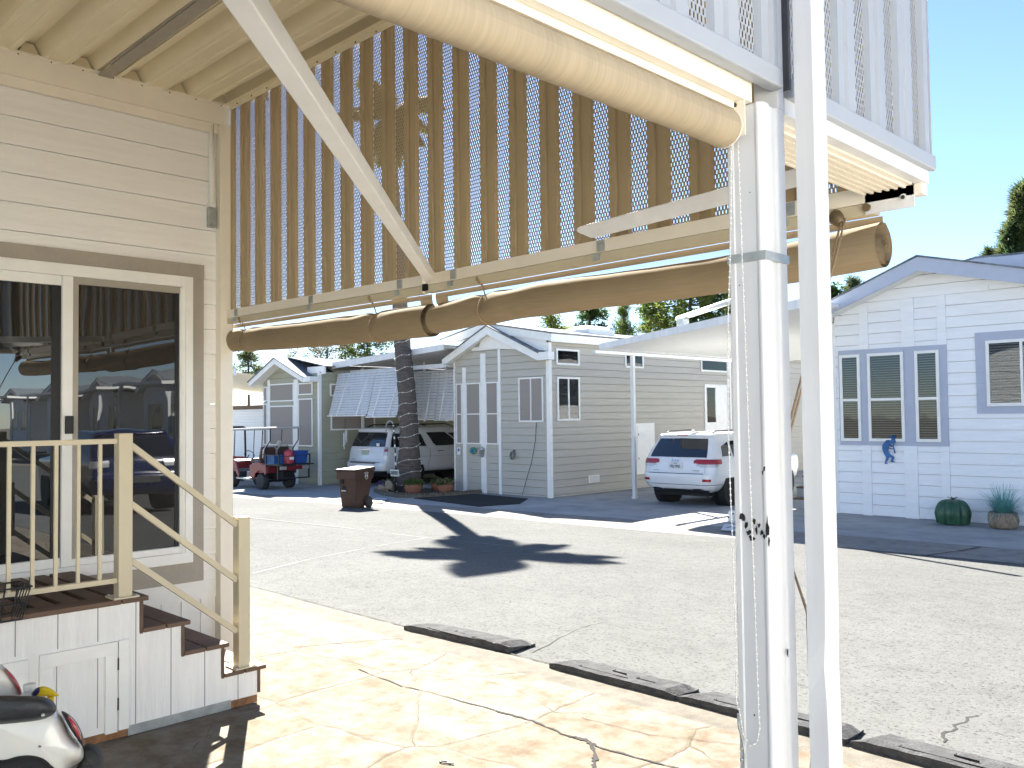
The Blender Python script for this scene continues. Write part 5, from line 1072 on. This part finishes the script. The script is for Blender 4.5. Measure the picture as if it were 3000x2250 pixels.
for a, b in (((-.03, -.08), (-.03, -.02)), ((-.03, -.02), (0, -.06)), ((0, -.06), (.03, -.02)), ((.03, -.02), (.03, -.08))): m.bar((ex, .06+a[0], ez+a[1]), (ex, .06+b[0], ez+b[1]), .014, .004)
m.build('emblem', M_signw, bn, local=True)

# ------------------------------------------------------------------ palm, light string, planting
PB = Vector((-17.36, 13.68, 0)); PT = [PB, PB+Vector((.10, 0, 1.2)), PB+Vector((.02, 0, 2.4)), PB+Vector((-.16, 0, 3.8)), PB+Vector((-.30, -.02, 5.8)), PB+Vector((-.42, -.08, 7.8)), PB+Vector((-.50, -.16, 9.5))]
def bez(p, n):
    out = []
    for i in range(len(p)-1):
        p0, p1, p2, p3 = p[max(i-1, 0)], p[i], p[i+1], p[min(i+2, len(p)-1)]
        for k in range(n):
            t = k/n; out.append(.5*((2*p1)+(p2-p0)*t+(2*p0-5*p1+4*p2-p3)*t*t+(3*p1-p0-3*p2+p3)*t**3))
    out.append(p[-1]); return out
TR = bez(PT, 14); RD = [.37*(1-min(k/14, 1)) + .245*min(k/14, 1) if k < 14 else .245-.10*(k-14)/(len(TR)-15) for k in range(len(TR))]
RD = [r*(1+.03*math.sin(k*2.3)+.02*math.sin(k*5.1)) for k, r in enumerate(RD)]
pm = thing('palm_tree', 'tall palm with ringed trunk behind the kerb, crown above the shade', 'tree', PB, far=True)
m = MB(far=True); m.tube(TR, RD, 18); m.build('trunk', M_palm, pm)
random.seed(21); C0 = TR[-1]
for k in range(22):
    a = k*2.399; e = R(random.uniform(-35, 50)); L_ = random.uniform(1.2, 1.6); p = C0.copy(); d = Vector((math.cos(a)*math.cos(e), math.sin(a)*math.cos(e), math.sin(e))); m = MB(far=True); sp = [p.copy()]; nn = 14
    for s_ in range(nn): p = p + d*L_/nn; d = (d+Vector((0, 0, -.075))).normalized(); sp.append(p.copy())
    m.tube(sp, [.028*(1-.8*s_/nn) for s_ in range(nn+1)], 4)
    for s_ in range(3, nn*3):
        t_ = s_/3; i = min(int(t_), nn-1); q = sp[i].lerp(sp[i+1], t_-i); dd_ = (sp[i+1]-sp[i]).normalized(); sd = dd_.cross(Vector((0, 0, 1))).normalized(); ll = .50*math.sin(math.pi*min(.96, .18+.8*t_/nn))
        for sg in (-1, 1):
            tip = q + (sd*sg*.8+dd_*.62+Vector((0, 0, -.28-random.random()*.2))).normalized()*ll; wv = dd_*.042; m.poly(q-wv, q+wv, (q+tip)/2+wv*.9+Vector((0, 0, .03)), tip); m.poly(q-wv, tip, (q+tip)/2-wv*.9)
    m.build('frond', M_leafo if k % 4 else M_leafdry, pm)
ls = thing('light_string', 'string of small clear bulbs wound around the palm trunk', 'string lights', PB, far=True)
m = MB(far=True); mb2 = MB(far=True); pts = []; n = 420
for k in range(n):
    t_ = k/n*46; i = min(int(t_), len(TR)-2); q = TR[i].lerp(TR[i+1], t_-i); r = RD[i]+.012; a = k*2*math.pi/29
    wob = .02*math.sin(k*.7); p = q+Vector((r*math.cos(a), r*math.sin(a), .05+wob)); pts.append(p)
    if k % 4 == 0: mb2.ball(p+Vector((.012*math.cos(a), .012*math.sin(a), 0)), .017, 6)
m.tube(pts, .0075, 4); m.build('wire', mat('pale_wire', (.5, .48, .44), .5), ls); mb2.build('bulb', M_bulb, ls)

pe = MB(far=True); random.seed(4)            # planter bed edging
edge = [(-17.9, 13.1), (-17.1, 12.72), (-16.2, 12.52), (-15.75, 12.86), (-15.5, 13.5), (-15.45, 14.4)]
tb = thing('bed_edging', 'low scalloped concrete edging round the palm planting bed', 'edging', (-16.6, 12.7, 0), far=True)
for a, b in zip(edge, edge[1:]):
    A, Bv = Vector((*a, 0)), Vector((*b, 0)); pe.bar(A+Vector((0, 0, .035)), Bv+Vector((0, 0, .035)), .07, .07); n = max(2, int((Bv-A).length/.07))
    for k in range(n): q = A.lerp(Bv, (k+.5)/n); pe.lathe(q+Vector((0, 0, .07)), [(.034, 0), (.034, .02), (.018, .035)], 6)
pe.build('edging_row', M_kerbn, tb)
m = MB(far=True); m.prism([(x, y+.03, .004) for x, y in edge]+[(-18.1, 14.5, .004)], (0, 0, .02)); tag(m.build('soil', mat('bed_gravel', (.10, .08, .065), .95, var=.5, scale=40)), None, None, kind='structure')
def pot(lbl, x, y, r, h, mt_, plant, group=None):
    t = thing('flower_pot', lbl, 'flower pot', (x, y, 0), far=True)
    m = MB(far=True); pr = []
    for k in range(9): pr.append((r*(.7+.3*math.sin(k/8*2.2))*(1+.04*(k % 2)), .02+h*k/8))
    m.lathe((x, y, 0), pr+[(r*.85, h+.02)], 18); m.build('pot', mt_, t)
    random.seed(int(x*100)); m = MB(far=True); m2 = MB(far=True)
    for k in range(130):
        a = random.uniform(0, 6.28); rr = r*1.15*math.sqrt(random.random()); z = h+random.uniform(0, .16)*(1.2-rr/r*.6); c = Vector((x+rr*math.cos(a), y+rr*math.sin(a), z)); u = Vector((random.uniform(-1, 1), random.uniform(-1, 1), random.uniform(-.3, 1))).normalized()*.035; v = u.orthogonal().normalized()*.022
        (m2 if plant and k % 2 else m).poly(c-u-v, c+u-v*.3, c+u+v*.3, c-u+v)
    m.build('leaves', M_leaf, t)
    if plant: m2.build('flowers', plant, t)
pot('round grey bowl of purple flowers left of the palm trunk', -17.35, 13.05, .22, .2, M_rock, M_purple)
pot('ribbed terracotta pot with green leaves right of the palm trunk', -16.45, 13.15, .21, .24, M_terra, None)
pot('terracotta pot near the grey house wall, farthest right of the palm', -16.0, 13.75, .2, .22, M_terra, M_leafdry)
pot('small terracotta pot with dry stems behind the ribbed pot', -16.7, 14.1, .15, .2, M_terra, M_leafdry)
t = thing('stake_sign', 'small pale lot sign on a dark stake against the palm trunk', 'sign', (-16.95, 12.95, 0), far=True)
hpart(t, 'stake', M_black, [((-16.91, 12.94, 0), (-16.88, 12.97, .62))]); hpart(t, 'sign_plate', mat('pale_sign', (.5, .52, .42), .5), [((-17.03, 12.92, .44), (-16.72, 12.935, .60))]); hpart(t, 'sign_marks', M_ink, [((-16.995+.043*k, 12.914, .475), (-16.972+.043*k, 12.919, .565)) for k in range(6)])
t = thing('garden_stone', 'pale arched plaque on a short stake by the purple flowers', 'plaque', (-16.98, 12.85, 0), far=True)
m = MB(far=True); m.prism([(-17.12, 12.82, .14), (-16.86, 12.82, .14), (-16.86, 12.82, .24), (-16.90, 12.82, .32), (-17.0, 12.82, .345), (-17.09, 12.82, .32), (-17.12, 12.82, .25)], (0, .03, 0)); m.build('stone_face', M_rock, t); hpart(t, 'stake', M_black, [((-17.0, 12.83, 0), (-16.97, 12.85, .14))])
t = thing('shepherd_hook', 'twisted black and white hook stand in front of the long white vehicle', 'hook', (-16.9, 12.2, 0), far=True)
A = flat_pt(1144, 1418); A = Vector((-17.3, 13.3, .0)); m = MB(far=True); pp = [A+Vector((-.0, 0, 0)), A+Vector((-.03, 0, .9)), A+Vector((-.10, 0, 1.62)), A+Vector((-.16, 0, 1.73)), A+Vector((-.26, 0, 1.75)), A+Vector((-.36, 0, 1.70)), A+Vector((-.40, 0, 1.58)), A+Vector((-.40, 0, 1.44))]; m.tube(bez(pp, 5), .016, 6); m.build('stand', M_black, t)
m = MB(far=True); bp_ = bez(pp, 12)
for k in range(0, len(bp_)-3, 3): m.tube([bp_[k], bp_[k+1]], .0185, 6)
m.build('white_stripe', M_white, t)
t = thing('wind_chime', 'white tube wind chime hanging beside the carport awning', 'wind chime', (-20.0, 13.9, 1.9), far=True); W0 = Vector((-20.35, 13.9, 0)); m = MB(far=True); m.tube([W0+Vector((0, 0, 1.80)), W0+Vector((0, 0, 1.55))], .008, 5); m.lathe(W0+Vector((0, 0, 1.55)), [(.05, 0), (.05, .02)], 10); m.build('hanger', M_deck, t); m = MB(far=True)
for k in range(5): a = k*1.257; q = W0+Vector((.045*math.cos(a), .045*math.sin(a), 1.53-.03*k)); m.tube([q, q-Vector((0, 0, .30+.03*k))], .012, 6)
m.build('chime_tube', M_white, t)
m = MB(far=True); m.prism([(-15.74, 12.60, .004), (-13.25, 12.28, .004), (-12.98, 13.2, .004), (-13.62, 14.1, .004), (-15.42, 14.2, .004)], (0, 0, .012)); tag(m.build('ground_mat', M_matt), 'black ground mat spread in front of the grey house', 'mat')

# ------------------------------------------------------------------ trees beyond the roofs
def atp(px, py, y):
    d = ray(px, py); return EYE + d*(y/d.y)
def tree(label, px, pytop, hw, pybot, y, mats, dens=1., pine=False, seed=1, leaf=.11, name='tree', grp='trees beyond the far roofs'):
    random.seed(seed); top = atp(px, pytop, y); a = atp(px-hw, pytop, y); b = atp(px+hw, pytop, y); bot = atp(px, pybot, y); rx = (b-a).length/2; h = top.z-bot.z
    t = thing(name, label, 'tree', (top.x, y, 0), far=True, group=grp); m = MB(far=True); base = Vector((top.x+random.uniform(-.2, .2), y, 0)); ct = Vector((top.x, y, bot.z+h*.5))
    m.tube([base, base.lerp(ct, .5)+Vector((.1, 0, 0)), ct, top-Vector((0, 0, h*.2))], [.15, .09, .05, .015], 8)
    clumps = []; nC = max(42, int(34*dens*max(1, rx*h)))
    for k in range(min(nC, 170)):
        v = random.random(); zz_ = bot.z+h*v
        wr = rx*((1-v)*.95+.12 if pine else math.sqrt(max(.05, 1-(2*v-.9)**2)))
        ang = random.uniform(0, 6.283); rr = wr*math.sqrt(random.random()); c = Vector((top.x+rr*math.cos(ang), y+rr*math.sin(ang)*.8, zz_)); clumps.append(c)
        if k % 3 == 0: m.tube([ct.lerp(Vector((top.x, y, zz_)), .6), c], [.018, .005], 4)
    m.build('trunk', M_bark, t); lv = [MB(far=True) for _ in mats]
    for c in clumps:
        mm = random.choice(lv); cr = random.uniform(.16, .34)*(.8 if pine else 1)
        for k in range(int(64*dens)):
            d = Vector((random.gauss(0, 1), random.gauss(0, 1), random.gauss(0, .8))); d = d.normalized()*cr*random.random()**.4; q = c+d; s_ = leaf*random.uniform(.4, 1.0)
            u = Vector((random.uniform(-1, 1), random.uniform(-1, 1), random.uniform(-.6, .6))).normalized()
            if pine: u = (u + d.normalized()*1.2).normalized(); v = u.orthogonal().normalized()*s_*.10; u *= s_*1.25
            else: v = u.cross(Vector((random.uniform(-1, 1), random.uniform(-1, 1), 1))).normalized()*s_*.42; u *= s_*.65
            mm.poly(q-u, q-v, q+u, q+v)
    for k, (mm, mt_) in enumerate(zip(lv, mats)):
        if mm.f: mm.build('crown', mt_, t)
tree('light green slender tree above the far left shed', 728, 1030, 38, 1130, 24, [M_leaf, M_leafo], 1., seed=1)
tree('half dry brown tree above the green grey roof', 958, 985, 78, 1085, 27, [M_leafdry, M_leafdry, M_leafo], .8, seed=2)
tree('olive green tree just right of the dry brown tree', 1075, 965, 70, 1085, 28, [M_leafo, M_leaf], 1., seed=3)
tree('yellow green shrubby tree left of the roof skylight', 1612, 926, 46, 1010, 22, [M_leafy], 1., seed=4)
tree('dark green rounded tree behind the roof skylight', 1728, 905, 62, 1010, 23, [M_leaf, M_leafd, M_leaf], 1.2, seed=5)
tree('narrow pointed green tree right of the roof skylight', 1828, 895, 40, 1010, 23, [M_leaf, M_leafy], 1., True, seed=6, leaf=.12)
tree('broad sunlit yellow green tree over the right carport', 2020, 790, 145, 1000, 25, [M_leafy, M_leafy, M_leaf], 1.6, seed=7, leaf=.13)
tree('thin dark conifer at the left of the broad yellow tree', 1902, 860, 36, 980, 27, [M_leafd, M_leaf], 1., True, seed=8)
tree('dark conifer at the right of the broad yellow tree', 2130, 820, 60, 980, 28, [M_leafd], 1., True, seed=9)
tree('small dark tree showing between the two white posts', 2326, 905, 30, 1000, 27, [M_leafd, M_leaf], 1., seed=10)
tree('small dark shrub top above the white roof, nearest the downspout', 2432, 840, 26, 905, 28, [M_leafd, M_leaf], 1., seed=12)
tree('wispy pine top over the left slope of the white roof', 2500, 818, 42, 890, 28, [M_leafd, M_leafo], .9, True, seed=13, leaf=.14)
tree('small pine behind the right roof ridge of the white home', 2902, 735, 38, 800, 30, [M_leafo, M_leafd], 1., True, seed=14, leaf=.16)
tree('tall pine at the right edge of the view', 3000, 545, 85, 800, 29, [M_leafo, M_leafd, M_leafo], 2.2, True, seed=15, leaf=.22)

# ------------------------------------------------------------------ mobility scooter, bottle and clip
Dn = 3.2
def cp(px, py, w=0.): return EYE + ray(px, py)*(Dn-w)
def pillow(outl, T, w=0., n=7, back=True, sm=True):
    m = MB(); c = (sum(p[0] for p in outl)/len(outl), sum(p[1] for p in outl)/len(outl)); O2 = []
    for i in range(len(outl)):                     # closed Catmull-Rom outline
        p0, p1, p2, p3 = [Vector((*outl[(i+k) % len(outl)], 0)) for k in (-1, 0, 1, 2)]
        for k in range(4):
            t = k/4; q = .5*((2*p1)+(p2-p0)*t+(2*p0-5*p1+4*p2-p3)*t*t+(3*p1-p0-3*p2+p3)*t**3); O2.append((q.x, q.y))
    O2.append(O2[0]); rows = []
    for k in range(-n if back else 0, n+1):
        a = k/n*math.pi/2; s_ = max(.02, math.cos(a)**.4); rows.append([cp(c[0]+(x-c[0])*s_, c[1]+(y-c[1])*s_, w+T*math.sin(a)) for x, y in O2])
    m.grid(rows); return m
sk = thing('mobility_scooter', 'white mobility scooter with black pad and red tail light at lower left', 'scooter', cp(100, 2400))
body = [(-140, 2070), (60, 2062), (150, 2070), (180, 2090), (211, 2149), (238, 2183), (246, 2205), (240, 2228), (207, 2252), (170, 2300), (0, 2330), (-140, 2300)]
pillow(body, .20).build('rear_shroud', M_scoot, sk)
pillow([(-130, 2060), (-40, 2040), (53, 2038), (120, 2041), (150, 2050), (166, 2073), (156, 2092), (125, 2108), (62, 2118), (-40, 2126), (-130, 2128)], .10, .16).build('seat_pad', M_pad, sk)
m = MB(); p = cp(126, 2095, .262); m.ball(p, .006, 8); m.build('pad_stud', M_silver, sk)
pillow([(180, 2086), (189, 2085), (206, 2096), (226, 2118), (243, 2155), (247, 2186), (238, 2182), (214, 2148), (196, 2118)], .05, .10).build('light_surround', M_black, sk)
pillow([(195, 2096), (206, 2099), (222, 2117), (236, 2145), (240, 2172), (231, 2165), (214, 2138), (203, 2116)], .055, .115).build('tail_light', M_red, sk)
pillow([(-120, 2226), (0, 2226), (50, 2214), (92, 2211), (128, 2220), (152, 2240), (170, 2270), (120, 2330), (-120, 2330)], .06, .17).build('wheel_well', M_dark, sk)
pillow([(236, 2192), (252, 2180), (268, 2178), (290, 2194), (303, 2222), (304, 2280), (250, 2330), (200, 2320), (222, 2250), (243, 2222)], .12, -.10).build('bumper', M_rubber, sk)
pillow([(-120, 1930), (-20, 1938), (15, 1955), (36, 1975), (55, 2004), (64, 2038), (40, 2060), (-120, 2060)], .10, -.22).build('front_shroud', M_scoot, sk)
pillow([(14, 1958), (26, 1964), (45, 1985), (60, 2012), (67, 2038), (60, 2036), (44, 2008), (28, 1982)], .05, -.14).build('side_reflector', M_red, sk)
m = MB(); wb = cp(-100, 2460); m.lathe((wb.x-.1, wb.y+.2, .16), [(.09, -.05), (.16, -.05), (.16, .05), (.09, .05)], 22, 'y'); m.lathe((wb.x-1.2, wb.y+.45, .13), [(.08, -.04), (.13, -.04), (.13, .04), (.08, .04)], 22, 'y'); m.build('wheel', M_rubber, sk)
m = MB(); b0 = PX_ = EYE + ray(0, 1790)*(5.0/ -ray(0, 1790).x); q = b0
bx = Vector((-5.02, 1.30, .86))
for k in range(7):
    y = 1.12+.06*k; m.tube([(-5.0, y, 1.0), (-5.02, 1.12+.05*k+.03, .84)], .0035, 5); m.tube([(-5.2, y, 1.0), (-5.18, 1.12+.05*k+.03, .84)], .0035, 5)
for z, a, b in ((1.0, 1.12, 1.49), (.92, 1.13, 1.46), (.84, 1.15, 1.44)): m.tube([(-5.0, a, z), (-5.0, b, z), (-5.2, b, z), (-5.2, a, z), (-5.0, a, z)], .005, 5)
for k in range(5): m.tube([(-5.02-.04*k, 1.49, 1.0), (-5.03-.035*k, 1.44, .84)], .0035, 5)
m.build('wire_basket', M_black, sk)
m = MB(); m.tube([(-5.08, 1.28, .84), (-4.95, 1.27, .62), (-4.85, 1.25, .30)], .02, 8); m.tube([(-4.85, 1.25, .3), (-3.6, 1.0, .28)], .03, 8); m.build('steering_stem', M_navy, sk)
t = thing('spray_bottle', 'yellow and navy trigger spray bottle tucked behind the scooter pad', 'spray bottle', cp(140, 2060, -.1))
pillow([(96, 2030), (104, 2022), (114, 2014), (126, 2010), (140, 2013), (156, 2021), (168, 2031), (173, 2038), (160, 2041), (140, 2040), (120, 2041), (106, 2040)], .022, -.03).build('spray_head', M_yellow, t)
pillow([(92, 2033), (97, 2024), (106, 2016), (116, 2013), (119, 2020), (116, 2030), (106, 2040), (95, 2041)], .026, -.03).build('spray_cap', M_navy, t)
pillow([(140, 2040), (158, 2042), (158, 2062), (152, 2085), (140, 2085), (136, 2060)], .02, -.03).build('trigger', M_yellow, t)
pillow([(100, 2041), (132, 2041), (136, 2100), (136, 2180), (96, 2180), (96, 2100)], .03, -.05).build('bottle_body', M_white, t)
t = thing('white_jug', 'white plastic jug with ridged cap behind the scooter pad', 'jug', cp(85, 2060, -.1))
m = MB(); q = cp(86, 2022, -.08); m.lathe(q, [(.021, 0), (.0215, .004), (.0215, .020), (.020, .023)], 20); m.build('cap', M_white, t)
m = MB(); m.lathe(q-Vector((0, 0, .3)), [(.05, 0), (.055, .02), (.055, .22), (.045, .25), (.024, .29), (.019, .3)], 20); m.build('jug_body', M_white, t)
m = MB(); m.lathe(q-Vector((0, 0, .045)), [(.030, 0), (.026, .02)], 20); m.build('label_band', M_navy, t)
c0 = flat_pt(1303, 2236); m = MB(); m.tube([c0+Vector((.028*math.cos(a), .012*math.sin(a)+.01*math.cos(a), .006)) for a in [k*.35 for k in range(19)]], .004, 6)
t = thing('key_clip', 'small black metal clip lying on the stamped patio', 'clip', c0); m.build('clip_ring', M_black, t); m = MB(); m.bar(c0+Vector((.02, .0, .007)), c0+Vector((.05, .02, .007)), .01, .006); m.build('clip_gate', M_screw, t)

# ------------------------------------------------------------------ farther down the street on the right: seen mirrored in the sliding door
nh = thing('park_home', 'white home farther right across the street, mirrored in the sliding door', 'house', (4.5, 16.2, 0), far=True)
m = MB(far=True); lap(m, (2.4, 16.2, 0), EX, NY, 0, 3.7, .19, lambda z: (max(0, (z-3.2)*3.4), 4.4-max(0, (z-3.2)*3.4))); m.build('front_siding', M_bsid, nh)
m = MB(far=True); m.box((2.43, 16.231, 0), (6.77, 29, 3.2)); m.build('wall_core', M_bsid, nh)
gable(nh, 2.0, 3.25, 4.6, 4.1, 7.2, 3.25, 15.7, 18, .2, M_white)
for u in (3.0, 5.0): window(nh, (0, 16.2, 0), EX, NY, u, u+1.2, 1.2, 2.6, mull=(u+.6,))
c2 = thing('carport', 'white carport beside the far right home, mirrored in the sliding door', 'carport', (9, 15.6, 0), far=True)
hpart(c2, 'roof_panel', M_white, [((7.3, 14.2, 3.3), (12.4, 22, 3.42))])
for x in (7.6, 12.1): hpart(c2, 'post', M_alu, [((x, 14.5, 0), (x+.08, 14.58, 3.3))])
bt = thing('pickup_truck', 'dark blue vehicle parked down the street, mirrored in the sliding door', 'car', (6.2, 7.6, -.06), rz=R(-85))
m = MB(); sh_.body(m); m.build('car_body', mat('dark_blue_paint', (.006, .012, .06), .2, .5, coat=.8), bt, local=True, merge=True)
m = MB(); sh_.patch(m, -1.1, 1.1, 1.16, 1.58, .007, 12, 4); m.build('rear_window', M_cglass, bt, local=True)
for sg in (1, -1):
    m = MB(); sh_.patch(m, sg*sh_.qy(-.3, 1.3), sg*sh_.qy(1.8, 1.3), 1.16, 1.5, .007, 12, 3); m.build('side_window', M_cglass, bt, local=True)
    m = MB(); sh_.patch(m, sg*.7, sg*1.9, .96, 1.1, .012, 10, 3); m.build('lamp', M_silver, bt, local=True)
m = MB(); sh_.patch(m, -.6, .6, .6, .74, .014, 10, 2); m.build('chrome_trim', M_chrome, bt, local=True)
arches(bt, sh_, (0, 2.9), .44, .40)
for x in (-.82, .82):
    for y in (0, 2.9): wheel(bt, x, y, .385, .26, 1 if x > 0 else -1)

ng = thing('park_home', 'unseen pale home added right of the patio to bounce light into it', 'house', (8.5, -4, 0))  # unseen home, added so its sunlit wall brightens the patio side
m = MB(); lap(m, (6.8, -14, 0), (0, 1, 0), (-1, 0, 0), 0, 4.6, .2, lambda z: (0, 16.6)); m.build('side_siding', mat('pale_siding', (.88, .86, .80), .6, var=.04), ng)
m = MB(); m.box((6.831, -14, 0), (10.5, 2.57, 4.6)); m.build('wall_core', M_white, ng)
m = MB(); m.prism([(6.5, -14.3, 4.6), (8.7, -14.3, 5.2), (10.8, -14.3, 4.6)], (0, 17.2, 0)); m.build('roof', M_shingle, ng)
m = MB(); m.box((-.85, -14, .004), (6.8, 3.3, .02)); tag(m.build('bounce_gravel', mat('pale_gravel', (.56, .53, .48), .95, .05, var=.3, scale=40, bump=.6, bscale=60)), None, None, kind='structure')  # unseen pale ground, added to bounce sunlight under the cover

for k, dx in enumerate((8.2, 16.0, 24.0, 32.0, 41.0, 50.0)):
    c = copy_thing(nh, nh.location + Vector((dx*S, .6*dx*.1, 0)), 'white home in the row far down the street on the right, outside the picture'); c['group'] = 'homes in the row far down the street'
    d = copy_thing(c2, c2.location + Vector((dx*S, .6*dx*.1, 0)), 'white carport in the row far down the street on the right, outside the picture'); d['group'] = 'carports in the row far down the street'
fp = thing('shadow_pole', 'unseen white pole added at the right carport to cast a shadow across the road', 'pole', (-9.7, 14.4, 3.75), far=True)  # made-up pole, added only to cast the diagonal shadow on the road
m = MB(far=True); A_, B_ = [road_pt(*p) for p in ((2400, 1592), (2985, 1692))]; A_, B_ = [q + sdir*((z-q.z)/sdir.z) for q, z in ((A_, 4.05), (B_, 4.3))]; m.far = False; m.tube([A_, B_], .062, 10); m.build('pole_tube', M_alu, fp); m = MB(far=True); m.box((-9.75, 14.3, 3.45), (-9.6, 14.5, 3.68)); m.build('mount_block', M_galv, fp)
